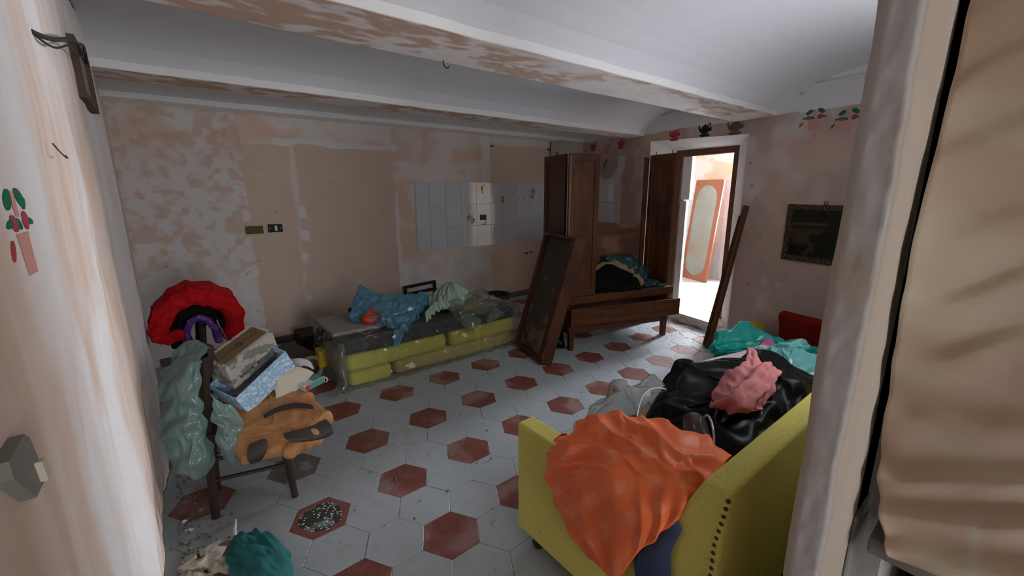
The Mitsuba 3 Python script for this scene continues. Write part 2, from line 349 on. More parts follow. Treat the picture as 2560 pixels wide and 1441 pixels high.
def right_x(y): return 4.521 + (y - 1.963) * 0.2065 / 0.9785
floor = add('floor', box([-0.6, -4.9, -0.25], [5.6, 5.0, -0.011]), 'grout', kind='structure')
hexm = hex_mesh(); hexd = mikit.ply(hexm, 'tile_gray')
cells = []
for a in range(-30, 40):
    for b in range(-30, 40):
        c = HX + (FP * math.cos(PI / 6) - FN * math.sin(PI / 6)) * 0.25 * a + (FP * math.cos(PI / 6) + FN * math.sin(PI / 6)) * 0.25 * b
        if -0.33 < c[0] < right_x(c[1]) + 0.10 and -1.0 < c[1] < 4.95: cells.append((a, b, c))
def in_view(c):
    d = np.array([c[0], c[1], 0]) - CAM; r = np.cross(FWD, UPV); dz = d @ FWD
    if dz < 0.3: return False
    u, v = d @ r / dz * 1068.35 + 1280, -(d @ UPV) / dz * 1068.35 + 720.5
    return -60 < u < 2000 and v < 1600 and not (c[1] > 3.55 and c[0] < 2.4) and not (c[0] > 1.25 and c[1] < 0.95) and c[1] < 4.4
near = [x for x in cells if in_view(x[2])]
near.sort(key=lambda x: np.hypot(*x[2])); near, seen = near[:299], {(a, b) for a, b, _ in near[:299]}
jit = np.random.default_rng(3)
far_tiles = []
for a, b, c in cells:
    red = (a - b) % 4 == 0; kind = 'tile_red' if red else 'tile_gray'
    dz = jit.normal(0, 0.0007); M = T().translate([float(c[0]), float(c[1]), float(dz)]).rotate([1, 0, 0], float(jit.normal(0, 0.15))).rotate([0, 1, 0], float(jit.normal(0, 0.15)))
    if (a, b) in seen:
        worn = a == 0 and b == 0
        add('tile', hexd, 'tile_worn' if worn else 'tile_dusty' if (a, b) == (-2, 2) else kind, floor, tw=M)
    else:
        far_tiles.append((moved(hexm, np.array(M.matrix)), kind))
for kind, nm in (('tile_gray', 'outer_gray_tiles'), ('tile_red', 'outer_red_tiles')):
    add(nm, cat_([m for m, k in far_tiles if k == kind]), kind, floor, kind='stuff')

# ------------------------------------------------------------------ walls
def heightgrid(us, vs, fn):
    u, v = np.meshgrid(us, vs, indexing='ij'); return fn(u, v)
# back wall, slightly uneven
def back_pts(x, z):
    y = 4.85 + 0.012 * (meshkit.fbm(np.stack([x * 1.3, z * 1.3, x * 0], -1), 3, 4) - 0.5)
    return np.stack([x, y, z], -1)
def slab(front, depth, coarse=0):
    """A wall body: the front grid (n, m, 3) closed by a rim and a plain back, depth behind it."""
    V, F = grid_mesh(front); n, m = front.shape[:2]; k = len(V); idx = np.arange(k).reshape(n, m)
    rim = np.r_[idx[:, 0], idx[-1, 1:], idx[-2::-1, -1], idx[0, -2:0:-1]]; q = len(rim)
    B = V[rim] + depth; c = B.mean(0, keepdims=True); a = np.arange(q); b = (a + 1) % q
    side = np.vstack([np.stack([rim[a], k + a, k + b], 1), np.stack([rim[a], k + b, rim[b]], 1)]); back = np.stack([k + a, np.full(q, k + q), k + b], 1)
    W = trimesh.Trimesh(np.vstack([V, B, c]), np.vstack([F, side, back]), process=False)
    if W.volume < 0: W.invert()
    return W
_w = slab(heightgrid(np.linspace(-0.4, 5.45, 520), np.linspace(0, 2.42, 236), back_pts), np.array([0, 0.2, 0]), 1)
wall_back = add('wall_back', _w, 'plaster_back', color=bake(_w, back_color), kind='structure')

# left wall: proud plaster up to y = 3.5, then it falls back; eaten away at its foot near the camera
def left_pts(y, z):
    q = np.stack([y * 1.1, z * 0.8, y * 0], -1)
    x = -0.192 + 0.030 * (meshkit.fbm(q * 1.2, 4, 8) - 0.5) + 0.012 * (meshkit.fbm(q * 5, 3, 9) - 0.5)
    edge = 3.48 + 0.10 * (meshkit.fbm(np.stack([z * 1.6, z * 0, z * 0], -1), 3, 2) - 0.5) - 0.08 * (z < 1.0) * (1 - z)
    t = np.clip((y - edge + 0.06) / 0.16, 0, 1); x = x - 0.050 * t * t * (3 - 2 * t) - 0.012 * np.clip((y - 3.6) / 1.2, 0, 1)
    foot = np.clip((0.13 + 0.10 * (meshkit.fbm(np.stack([y * 5, z * 4, y * 0], -1), 3, 5) - 0.5) - z) / 0.03, 0, 1) * np.clip((2.9 - y) / 0.3, 0, 1)
    x = x - foot * (0.02 + 0.035 * meshkit.fbm(np.stack([y * 22, z * 22, y * 0], -1), 3, 6))
    x = x - 0.02 * np.clip((y - 2.9) / 0.3, 0, 1) * np.clip((0.35 - z) / 0.15, 0, 1)
    return np.stack([x, y, z], -1)
_w = slab(heightgrid(np.r_[np.linspace(-4.8, 0.3, 40), np.linspace(0.32, 5.0, 300)], np.r_[np.linspace(0, 0.4, 41), np.linspace(0.415, 2.42, 134)], left_pts), np.array([-0.35, 0, 0]))
wall_left = add('wall_left', _w, 'plaster_left', smooth=True, color=bake(_w, left_color), kind='structure')

# right wall: pieces around the door opening, local (s, z, depth) through MR
def rbox(s0, s1, z0, z1, d0, d1): return moved(box([s0, z0, d0], [s1, z1, d1]), MR)
WT = 0.36
def prism(poly, z0, z1):
    from shapely.geometry import Polygon
    m = trimesh.creation.extrude_polygon(Polygon(poly), z1 - z0, engine='earcut'); m.apply_translation([0, 0, z0]); return m
def rprism(poly, z0, z1):   # poly in (s, depth)
    return prism([(P0 + RU * s - RN * d)[:2] for s, d in poly], z0, z1)
OPEN_S0, OPEN_S1 = 0.0, 1.30                 # the opening where it meets the room; it narrows to the door frame
def right_grid(s0, s1, z0, z1, step=.014):
    """The room face of the wall between s0 and s1, from z0(s) to z1."""
    a, b = np.linspace(s0, s1, int((s1 - s0) / step) + 2), np.linspace(0, 1, int(2.4 / step if z0(s0) < 1 else .45 / step) + 2)
    S, t = np.meshgrid(a, b, indexing='ij'); Z = np.vectorize(z0)(S) * (1 - t) + z1 * t
    o = .006 * (meshkit.fbm(np.stack([S * 1.5, Z * 1.5, S * 0], -1), 3, 14) - .5)
    return P0 + RU * S[..., None] + RN * o[..., None] + np.array([0, 0, 1.0]) * Z[..., None]
_w = cat_([slab(right_grid(-1.9, 0.0, lambda s: 0.0, 2.42), -RN * .03), slab(right_grid(1.30, 3.15, lambda s: 0.0, 2.42), -RN * .03), slab(right_grid(0.0, 1.30, lambda s: 2.085 + .046 * s, 2.42), -RN * .03)])
wall_right = add('wall_right', _w, 'plaster_right', color=bake(_w, right_color), kind='structure')
add('body', cat_([rprism([(-1.9, .032), (0.036, .032), (0.27, 0.26), (0.27, WT), (-1.9, WT)], 0, 2.62), rprism([(1.277, .032), (3.15, .032), (3.15, WT), (1.12, WT), (1.12, 0.26)], 0, 2.62),
    trimesh.convex.convex_hull(np.array([RP(s, z, -d) for s, z, d in
        [(-0.02, 2.08, .032), (1.32, 2.135, .032), (-0.02, 2.62, .032), (1.32, 2.62, .032), (-0.02, 2.015, 0.26), (1.32, 2.03, 0.26), (-0.02, 2.62, WT), (1.32, 2.62, WT), (-0.02, 2.015, WT), (1.32, 2.03, WT)]]))]), 'reveal_white', wall_right)
# white painted skins of the opening: its sloping head and splayed sides
def sheet4(a, b, c, d, t=0.003):
    V = np.array([a, b, c, d]); return thicken(V, np.array([[0, 1, 2], [0, 2, 3]]), t)
add('reveal_head', sheet4(RP(-0.01, 2.081, 0.0), RP(1.31, 2.141, 0.0), RP(1.31, 2.026, -0.26), RP(-0.01, 2.011, -0.26)), 'reveal_white', wall_right)
add('reveal_side', sheet4(RP(1.2975, 0.13, 0.0), RP(1.2975, 2.15, 0.0), RP(1.1175, 2.03, -0.26), RP(1.1175, 0.13, -0.26)), 'reveal_white', wall_right)
add('reveal_side', sheet4(RP(0.0035, 0.13, -0.005), RP(0.0035, 2.09, -0.005), RP(0.272, 2.02, -0.26), RP(0.272, 0.13, -0.26)), 'reveal_white', wall_right)

# vaulted ceiling between the beams (cross-section in y, z, drawn along x)
def arc(y0, y1, z, rise, n=17):
    t = np.linspace(-1, 1, n); return [((y0 + y1) / 2 + (y1 - y0) / 2 * k, z + rise * (1 - k * k) ** 0.8) for k in t]
ZB = 2.215
prof = [(0.24, 2.7), (0.24, ZB + 0.03)] + arc(0.26, 1.735, ZB + 0.045, 0.23) + arc(2.13, 3.36, ZB + 0.045, 0.22) + arc(3.64, 4.72, ZB + 0.045, 0.10) + [(4.72, 2.7)]
prof = [p for k, p in enumerate(prof) if k == 0 or p != prof[k - 1]]
def extrude_x(poly, x0, x1, n=1):
    from shapely.geometry import Polygon
    m = trimesh.creation.extrude_polygon(Polygon(poly), x1 - x0, engine='earcut')
    M = np.array([[0, 0, 1.0, x0], [1, 0, 0, 0], [0, 1, 0, 0], [0, 0, 0, 1]]); m.apply_transform(M); return m
_w = extrude_x(prof, -0.3, 5.3); _w = trimesh.Trimesh(*trimesh.remesh.subdivide_to_size(_w.vertices, _w.faces, .16, max_iter=14))
ceiling = add('ceiling', _w, 'vault_paint', color=bake(_w, vault_color), smooth=True, kind='structure')
def beam(y0, y1, zb, h, nseg=420, seed=0):
    xs = np.linspace(-0.26, 5.28, nseg); fb = lambda f, s_, o: meshkit.fbm(np.stack([xs * f, xs * 0 + s_, xs * 0], -1), o[0], o[1]) - 0.5
    y0s, y1s, zz = y0 + .02 * fb(4, seed, (3, seed)), y1 + .03 * fb(3, 9, (3, seed + 1)), zb + .008 * fb(2, 5, (2, seed + 2)); t = np.linspace(0, 1, 30)[1:-1]
    cols = [(y0s, zz + h), (y0s, zz + .022), (y0s, zz + .004), (y0s + .004, zz)] + [(y0s + .004 + (y1s - y0s - .012) * k, zz) for k in t] + [(y1s - .008, zz), (y1s, zz + .01), (y1s, zz + h)]
    ring = np.stack([np.stack([xs, a, b], 1) for a, b in cols], 1); n, m = ring.shape[:2]; i, j = np.meshgrid(np.arange(n - 1), np.arange(m), indexing='ij')
    q = np.stack([i * m + j, (i + 1) * m + j, (i + 1) * m + (j + 1) % m, i * m + (j + 1) % m], -1).reshape(-1, 4)
    f = np.vstack([q[:, [0, 1, 2]], q[:, [0, 2, 3]], [[0, k, k + 1] for k in range(1, m - 1)], [[(n - 1) * m, (n - 1) * m + k + 1, (n - 1) * m + k] for k in range(1, m - 1)]])
    w = trimesh.Trimesh(ring.reshape(-1, 3), f, process=False); w.fix_normals(); return w
def add_beam(nm, *a, **k): w = beam(*a, **k); return add(nm, w, 'beam_paint', color=bake(w, beam_color), kind='structure')
add_beam('ceiling_beam', 1.73, 2.14, ZB, 0.046, seed=3)
add_beam('ceiling_beam', 3.355, 3.645, ZB, 0.047, seed=5)
add('trim_1', beam(4.60, 4.86, 2.262, 0.05, nseg=60, seed=8), 'reveal_white', kind='structure')
# dark strip of old skirting along the back wall
add('baseboard_back', box([-0.22, 4.832, 0], [5.1, 4.85, 0.075], 0.004), 'dark_skirting', kind='structure')
mat('dark_skirting', (0.10, 0.085, 0.075), 0.6, 0.3)

def wall_with_hole(lo, hi, h0, h1, ax):
    """A wall box (lo, hi) with a rectangular hole between h0 and h1 in the axis ax and z."""
    parts = []
    for a0, a1, z0, z1 in ((lo[ax], h0[0], lo[2], hi[2]), (h1[0], hi[ax], lo[2], hi[2]), (h0[0], h1[0], lo[2], h0[1]), (h0[0], h1[0], h1[1], hi[2])):
        l, h = list(lo), list(hi); l[ax], h[ax], l[2], h[2] = a0, a1, z0, z1; parts.append(box(l, h))
    return cat_(parts)
# partition in front, with the opening the camera looks through: its right end stands close by
def pillar():
    zs = np.linspace(0, 2.62, 330); fb = lambda s_, f, o=4: meshkit.fbm(np.stack([zs * f, zs * 0 + s_, zs * 0], -1), o, int(s_)) - 0.5
    far = 0.254 + .012 * fb(1, 5); nc = 0.180 + 0.006 * np.clip(1.5 - zs, 0, 1.5) + .014 * fb(2, 4); xj = 1.0 + .006 * fb(3, 3)
    pts = [(xj + .02, far), (xj + .002, far - .004)] + [(xj, far - .02 + (nc + .006 - far + .02) * k) for k in np.linspace(0, 1, 9)] + [(xj + .006, nc)] + [(xj + .02 + .15 * k, nc * (1 - k) + .176 * k) for k in np.linspace(0, 1, 16)] + [(xj * 0 + 1.34, .176 + 0 * zs), (xj * 0 + 1.34, .254 + 0 * zs)]
    ring = np.stack([np.stack([a + 0 * zs, b + 0 * zs, zs], 1) for a, b in pts], 1)
    d = .0035 * (meshkit.fbm(ring * [60, 60, 24], 3, 7) - .5); ring[:, 2:-2, 0] += d[:, 2:-2]; ring[:, 2:-2, 1] += .6 * d[:, 2:-2]
    n, m = ring.shape[:2]; i, j = np.meshgrid(np.arange(n - 1), np.arange(m), indexing='ij')
    q = np.stack([i * m + j, (i + 1) * m + j, (i + 1) * m + (j + 1) % m, i * m + (j + 1) % m], -1).reshape(-1, 4)
    f = np.vstack([q[:, [0, 1, 2]], q[:, [0, 2, 3]], [[0, k, k + 1] for k in range(1, m - 1)], [[(n - 1) * m, (n - 1) * m + k + 1, (n - 1) * m + k] for k in range(1, m - 1)]]); t = trimesh.Trimesh(ring.reshape(-1, 3), f, process=False); t.fix_normals(); return t
_w = pillar(); add('wall_front', _w, 'plaster_pillar', color=bake(_w, pillar_color), smooth=True, kind='structure')
add('wall_front', box([-0.3, 0.176, 2.35], [1.02, 0.254, 2.62]), 'plaster_plain', kind='structure')

add('wall_front', wall_with_hole([1.335, 0.125, 0], [4.7, 0.252, 2.62], (1.70, 1.15), (2.90, 2.10), 0), 'plaster_plain', kind='structure')
# the passage the camera stands in: its window behind the camera, its right side with the rolled cladding sheet
add('wall_passage_end', wall_with_hole([-0.5, -4.8, 0], [1.9, -4.6, 2.62], (-0.15, 0.7), (1.15, 2.35), 0), 'plaster_plain', kind='structure')
add('ceiling_passage', box([-0.5, -4.8, 2.5], [1.9, 0.2, 2.62]), 'plaster_plain', kind='structure')
def window(key, M, w, h, radiance, panes=2):
    """A framed window of frosted panes, local x across, y up, z into its room."""
    add(key, moved(cat_([box([0, 0, -0.03], [w, 0.05, 0.03]), box([0, h - 0.05, -0.03], [w, h, 0.03]), box([0, 0, -0.03], [0.05, h, 0.03]), box([w - 0.05, 0, -0.03], [w, h, 0.03])]
        + [box([w * k / panes - 0.03, 0, -0.03], [w * k / panes + 0.03, h, 0.03]) for k in range(1, panes)]), M), 'reveal_white', kind='structure')
    for k in range(panes):
        a, b = w * k / panes + (0.05 if k == 0 else 0.03), w * (k + 1) / panes - (0.05 if k == panes - 1 else 0.03)
        V = np.array([[a, 0.05, 0], [b, 0.05, 0], [b, h - 0.05, 0], [a, h - 0.05, 0]])
        add('pane', moved(trimesh.Trimesh(V, [[0, 1, 2], [0, 2, 3]], process=False), M), 'plaster_plain', key, emitter={'type': 'area', 'radiance': rgb(*radiance)})
window('window_1', frame([1.15, -4.66, 0.7], [-1.0, 0, 0], [0, 0, 1.0]), 1.3, 1.65, HALL_WINDOW)
window('window_3', frame([2.90, 0.16, 1.15], [-1.0, 0, 0], [0, 0, 1.0]), 1.2, 0.95, ROOM_WINDOW)

# ------------------------------------------------------------------ door and the room behind it
door = lab('door_1', kind='structure')
add('frame', cat_([rbox(0.265, 0.335, 0.09, 2.005, 0.265, 0.345), rbox(1.03, 1.12, 0.09, 2.02, 0.265, 0.345), rbox(0.12, 1.12, 1.945, 2.025, 0.265, 0.345)]), 'frame_wood', door)
NZ = 0.10
add('door_sill', cat_([rprism([(0.0, 0.02), (1.30, 0.02), (1.115, 0.40), (0.27, 0.40)], 0, NZ + 0.002)]), 'sill_stone', kind='structure')
def sill_color(p, n, uv):
    return mix((0.62, 0.58, 0.52), (0.42, 0.36, 0.30), smoothstep(0.45, 0.7, fbm(p.x * 9, p.y * 9, p.z * 14, 4)))
mat('sill_stone', proc(sill_color), 0.7, 0.2)
mat('bath_floor', (0.46, 0.43, 0.40), 0.35, 0.4)
mat('bath_tile', (0.50, 0.515, 0.53), 0.15, 0.5)
def bath_wall(p, n, uv):
    w = fbm(p.y * 2 + p.x * 2, p.z * 2.5, 3.0, 3); return mix((0.48, 0.43, 0.375), (0.48, 0.30, 0.19), 0.8 * smoothstep(0.48, 0.68, fbm(p.y * 3 + 2 * w, p.z * 4 + w, 8.0, 4)))
mat('bath_plaster', proc(bath_wall), 0.8, 0.2)
bath_floor = add('floor_bathroom', prism([(RP(-0.7, 0, -WT))[:2], (RP(1.9, 0, -WT))[:2], (7.35, 4.7), (7.35, 1.2)], -0.1, NZ - 0.006), 'wall_grout', kind='structure')
for i in range(8):
    for j in range(11):
        x, y = 4.72 + 0.33 * i, 1.2 + 0.33 * j
        if x > right_x(y) + WT - 0.05 and x < 7.0: add('tile', box([x + 0.001, y + 0.001, NZ - 0.012], [x + 0.328, y + 0.328, NZ], 0.001), 'bath_floor', bath_floor)
# far wall (x = 7.0): plaster above, white tiles below, narrow window at its right
add('wall_bathroom_far', wall_with_hole([7.0, 1.2, 0], [7.2, 4.7, 2.62], (2.50, 0.85), (2.98, 2.25), 1), 'bath_plaster', kind='structure')
window('window_2', frame([7.1, 2.50, 0.85], [0, 1.0, 0], [0, 0, 1.0], [-1.0, 0, 0]), 0.48, 1.40, BATH_WINDOW, 1)
for k in range(11):
    y = 2.99 + 0.152 * k
    for j in range(8): add('tile', box([6.992, y, NZ + 0.2 * j], [7.0, y + 0.15, NZ + 0.2 * j + 0.198], 0.001), 'bath_tile', 'wall_bathroom_far')
add('wall_bathroom_side', box([4.6, 4.6, 0], [7.2, 4.8, 2.62]), 'bath_plaster', kind='structure')
add('wall_bathroom_near', box([4.75, 1.0, 0], [7.2, 1.2, 2.62]), 'bath_plaster', kind='structure')
add('ceiling_bathroom', box([4.5, 1.0, 2.55], [7.3, 4.8, 2.7]), 'plaster_plain', kind='structure')
# short tiled stub wall just left of the door, with a white cupboard above
stub = add('wall_bathroom_stub', prism([(5.02, 2.84), (5.29, 2.96), (5.29, 3.4), (5.0, 3.4)], NZ, 1.42), 'wall_grout', kind='structure')
# ------------------------------------------------------------------ tiles and painted marks on the walls
XT = [2.393, 2.575, 2.802, 3.035, 3.275, 3.514, 3.736, 3.955, 4.191, 4.415, 4.60]
trng = np.random.default_rng(11)
for i in range(10):
    rows = [1.667, 1.383, 1.101, 0.815] if i < 5 else [1.667, 1.383, 1.101, 0.905, 0.815]
    for j in range(len(rows) - 1):
        b = box([XT[i] + .0015, 4.833, rows[j + 1] + .0015], [XT[i + 1] - .0015, 4.848, rows[j] - .0015], 0.0012)
        b.apply_transform(trimesh.transformations.rotation_matrix(trng.normal(0, .0035), [0, 0, 1], [XT[i] + .11, 4.84, 1])); b.apply_transform(trimesh.transformations.rotation_matrix(trng.normal(0, .0025), [1, 0, 0], [XT[i], 4.84, rows[j] - .1]))
        add('tile', b, 'tile_wall' if (i + j) % 2 else 'tile_wall_b', wall_back)
add('tile_bed', box([2.385, 4.842, 0.812], [4.605, 4.856, 1.669]), 'wall_grout', wall_back)
for s0, s1 in ((1.93, 2.19), (2.19, 2.45), (2.45, 2.70)):
    for z0, z1 in ((1.385, 1.655), (1.11, 1.382)):
        add('tile', moved(box([s0 + .0015, z0 + .0015, -.012], [s1 - .0015, z1 - .0015, .003], .0012), MR), 'tile_wall', wall_right)

def flat_marks(polys, M, t=0.0016, out=0.0):
    """Flat outlines (lists of points, or shapely shapes) as a film of paint t thick; local z of M points into the wall."""
    from shapely.geometry import Polygon
    from shapely import union_all
    g = union_all([p if hasattr(p, 'area') else Polygon(p).buffer(0) for p in polys])
    ms = [trimesh.creation.extrude_polygon(q, t, engine='earcut') for q in getattr(g, 'geoms', [g]) if q.area > 1e-8]
    m = cat_(ms); m.apply_translation([0, 0, -t - out]); return moved(m, M)
def ell(x, y, a, b, rot=0, n=20):
    t = np.linspace(0, 2 * PI, n, endpoint=False); c, s = math.cos(rot), math.sin(rot)
    return [(x + c * a * math.cos(k) - s * b * math.sin(k), y + s * a * math.cos(k) + c * b * math.sin(k)) for k in t]
def teapot():
    from shapely.geometry import Polygon, LineString
    body = Polygon([(-.030, -.042), (-.052, -.022), (-.056, .000), (-.042, .020), (-.024, .030), (-.014, .034), (-.006, .046), (.004, .046), (.012, .034), (.026, .030), (.044, .018), (.056, .000), (.050, -.022), (.030, -.042)]).buffer(.004).buffer(-.002)
    spout = Polygon([(.044, -.006), (.062, .012), (.066, .036), (.076, .038), (.078, .026), (.074, .004), (.056, -.026)]).buffer(.003)
    handle = LineString([(-.030, .026), (-.040, .046), (-.056, .050), (-.066, .036), (-.060, .014)]).buffer(.0055)
    leaf = Polygon([(-.050, .004), (-.086, .010), (-.076, -.006), (-.088, -.018), (-.056, -.026)])
    dish = Polygon(ell(0.0, -.056, .070, .011)).union(LineString([(-.050, -.068), (.045, -.068)]).buffer(.004))
    return [body, spout, handle, leaf, dish]
def rmark(s, z, polys, m, name, sc=1.0, flip=1, parent=wall_right, label=None):
    from shapely import affinity
    from shapely.geometry import Polygon
    g = [affinity.translate(affinity.scale(p if hasattr(p, 'area') else Polygon(p), sc * flip, sc, origin=(0, 0)), s, z) for p in polys]
    k = add(name, flat_marks(g, MR, 0.0016, 0.0006), m, parent, label=label); return k
mat('stencil_red', (0.34, 0.055, 0.06), 0.8, 0.1); mat('stencil_black', (0.018, 0.018, 0.018), 0.8, 0.1); mat('stencil_grey', (0.105, 0.085, 0.07), 0.8, 0.1)
mat('stencil_pink', (0.52, 0.25, 0.21), 0.8, 0.1); mat('stencil_green', (0.02, 0.13, 0.075), 0.8, 0.1); mat('stencil_faded', (0.27, 0.22, 0.21), 0.8, 0.1)
# marks are drawn as seen from the room: +s runs to the left there
for s, z, m, sc in ((2.446, 2.182, 'stencil_red', .95), (1.846, 2.166, 'stencil_red', .95), (0.931, 2.180, 'stencil_red', 1.0), (0.517, 2.186, 'stencil_black', 1.05), (0.157, 2.172, 'stencil_grey', 1.15)):
    rmark(s, z, teapot(), m, 'teapot_stencil', sc)
def plant(kind):
    from shapely.geometry import Polygon
    leaves = [ell(.035, .060, .026, .014, -.5), ell(-.045, .062, .026, .014, .5), ell(-.060, .052, .014, .008, -.7), ell(.062, .020, .020, .006, -.2), ell(.008, .018, .014, .009, .4), ell(-.068, .020, .018, .006, .2)]
    fruit = [ell(.036, .020, .018, .014, .3), ell(-.042, .022, .020, .016, -.3), ell(.086, -.022, .020, .008, -.9)]
    pot = [[(-.034, .002), (.040, .002), (.036, -.010), (.030, -.070), (-.022, -.070), (-.030, -.010)], [(-.012, .074), (.014, .074), (.010, .03), (-.006, .03)]]
    return leaves, fruit, pot
for s, z, sc in ((-0.579, 2.125, 1.15), (-0.835, 2.083, 1.15)):
    lv, fr, pt = plant(0)
    rmark(s, z, lv, 'stencil_green', 'plant_stencil_leaves', sc); rmark(s, z, fr, 'stencil_red', 'plant_stencil_fruit', sc); rmark(s, z, pt, 'stencil_pink', 'plant_stencil_pot', sc)
lv, fr, pt = plant(0)
rmark(2.133, 2.115, lv + fr[:2], 'stencil_faded', 'plant_stencil_leaves', 0.85); rmark(2.133, 2.115, pt, 'stencil_pink', 'plant_stencil_pot', 0.85)
# the plant stencil on the wall at the left, close to the camera
def left_x(y, z): return left_pts(np.array([y]), np.array([z]))[0, 0]
def lmark(y, z, polys, m, name, sc):
    from shapely import affinity
    from shapely.geometry import Polygon
    V = []
    for p in polys:
        g = affinity.translate(affinity.scale(Polygon(p), sc, sc, origin=(0, 0)), y, z)
        q = trimesh.creation.extrude_polygon(g, 0.003, engine='earcut'); q = trimesh.Trimesh(*trimesh.remesh.subdivide_to_size(q.vertices, q.faces, 0.02), process=False)
        w = np.array(q.vertices); x = left_pts(w[:, 0], w[:, 1])[:, 0]; q.vertices = np.stack([x + 0.0006 + w[:, 2] * 0.5, w[:, 0], w[:, 1]], 1); V.append(q)
    add(name, cat_(V), m, wall_left)
lv, fr, pt = plant(0)
ml = [[(-x, y) for x, y in p] for p in lv], [[(-x, y) for x, y in p] for p in fr], [[(-x, y) for x, y in p] for p in pt]
lmark(1.072, 1.488, ml[0], 'stencil_green', 'plant_stencil_leaves', 0.95); lmark(1.072, 1.488, ml[1], 'stencil_red', 'plant_stencil_fruit', 0.95); lmark(1.072, 1.488, ml[2], 'stencil_pink', 'plant_stencil_pot', 0.95)

# fruit and flower transfers stuck on the wall tiles
MB = frame([0, 4.8325, 0], [1.0, 0, 0], [0, 0, 1.0], [0, 1.0, 0])
mat('sticker_brown', (0.24, 0.17, 0.14), 0.5); mat('sticker_yellow', (0.36, 0.27, 0.05), 0.5); mat('sticker_white', (0.62, 0.55, 0.53), 0.4); mat('sticker_leaf', (0.04, 0.06, 0.035), 0.5)
def bmark(x, z, polys, m, name): add(name, flat_marks([[(x + a, z + b) for a, b in p] for p in polys], MB, .0012), m, wall_back)
def flower(r): return [ell(r * .62 * math.cos(k), r * .62 * math.sin(k), r * .48, r * .34, k, 12) for k in np.arange(5) * 2 * PI / 5 + .3]
for x, z in ((3.155, 1.205), (3.20, 1.17), (4.28, 1.545), (4.265, 1.475)):
    bmark(x, z, flower(.042), 'sticker_brown', 'flower_sticker'); 
for x, z in ((3.185, 1.195), (3.165, 1.16), (4.27, 1.505)): bmark(x, z, flower(.030), 'sticker_white', 'flower_sticker')
bmark(3.365, 1.585, [ell(0, .01, .022, .024), ell(0, -.022, .011, .022)], 'sticker_yellow', 'pear_sticker'); bmark(3.365, 1.585, [ell(.008, -.052, .010, .008), ell(.035, .045, .010, .008)], 'sticker_leaf', 'leaf_sticker')
bmark(3.71, 1.425, [ell(0, -.012, .019, .024), ell(0, .012, .010, .014)], 'stencil_red', 'pear_sticker'); bmark(3.71, 1.465, [ell(-.012, 0, .017, .008, .4), ell(.012, 0, .017, .008, -.4), ell(0, .012, .004, .012)], 'sticker_leaf', 'leaf_sticker')
bmark(4.01, 1.43, [ell(0, 0, .012, .012), ell(.10, 0, .013, .014)], 'sticker_brown', 'flower_sticker')

# ------------------------------------------------------------------ electrics
mat('black_plastic', (0.010, 0.009, 0.009), 0.55, 0.2); mat('olive_box', (0.10, 0.082, 0.025), 0.7, 0.2); mat('ivory_plastic', (0.6, 0.55, 0.45), 0.4); mat('wire_dark', (0.02, 0.025, 0.022), 0.5); mat('iron', (0.05, 0.04, 0.035), 0.5, 0.5)
def open_box(w, h, d, t=0.004):
    o = m3.Manifold.cube([w, h, d], True).translate([0, 0, d / 2]) - m3.Manifold.cube([w - 2 * t, h - 2 * t, d], True).translate([0, 0, d / 2 - t])
    m = o.to_mesh(); return trimesh.Trimesh(m.vert_properties[:, :3], m.tri_verts)
# local frame of the back wall: x right, y up, z into the wall
def MBK(x, z, out=0.0): return frame([x, 4.842 - out, z], [1.0, 0, 0], [0, 0, 1.0], [0, 1.0, 0])
t = thing('junction_box', 'olive empty socket box in the back wall, left of the black socket', 'junction box')
add('box', moved(open_box(.15, .075, .03), MBK(0.665, 1.192, 0.006)), 'olive_box', t); add('inside', moved(box([-.07, -.034, .004], [.07, .034, .012]), MBK(0.665, 1.192, 0.006)), 'olive_box', t); 
t = thing('wall_socket', 'black three-place wall socket plate with one ivory insert on the beige patch', 'socket')
add('plate', moved(box([-.065, -.04, -.004], [.065, .04, .012], .004), MBK(0.848, 1.199)), 'black_plastic', t)
add('insert', moved(box([-.011, -.026, -.007], [.011, .026, 0], .002), MBK(0.853, 1.199)), 'ivory_plastic', t)
for dx in (-.05, .05): add('screw', moved(trimesh.creation.cylinder(.005, .004), MBK(.848 + dx, 1.199, .006)), 'ivory_plastic', t)
t = thing('junction_box', 'small olive socket box set in the white wall tiles with a loose wire hanging out', 'junction box')
add('box', moved(open_box(.105, .07, .03), MBK(3.375, 1.205, .014)), 'olive_box', t); add('inside', moved(box([-.05, -.033, .003], [.05, .033, .010]), MBK(3.375, 1.205, .014)), 'olive_box', t)
add('wire', tube(spline([[3.40, 4.82, 1.18], [3.41, 4.815, 1.14], [3.39, 4.81, 1.11], [3.36, 4.81, 1.12]], 16), .004, 6), 'wire_dark', t)
# rusty box high on the left wall and the wires that come out of it
t = thing('junction_box', 'rusty open metal box high on the left wall under the ceiling beam', 'junction box')
ML = frame([-0.182, 2.62, 2.02], [0, 1.0, 0], [0, 0, 1.0], [-1.0, 0, 0]); 
mat('mortar', (0.20, 0.195, 0.17), 0.9, 0.1); mat('rust', (0.10, 0.062, 0.04), 0.7, 0.3)
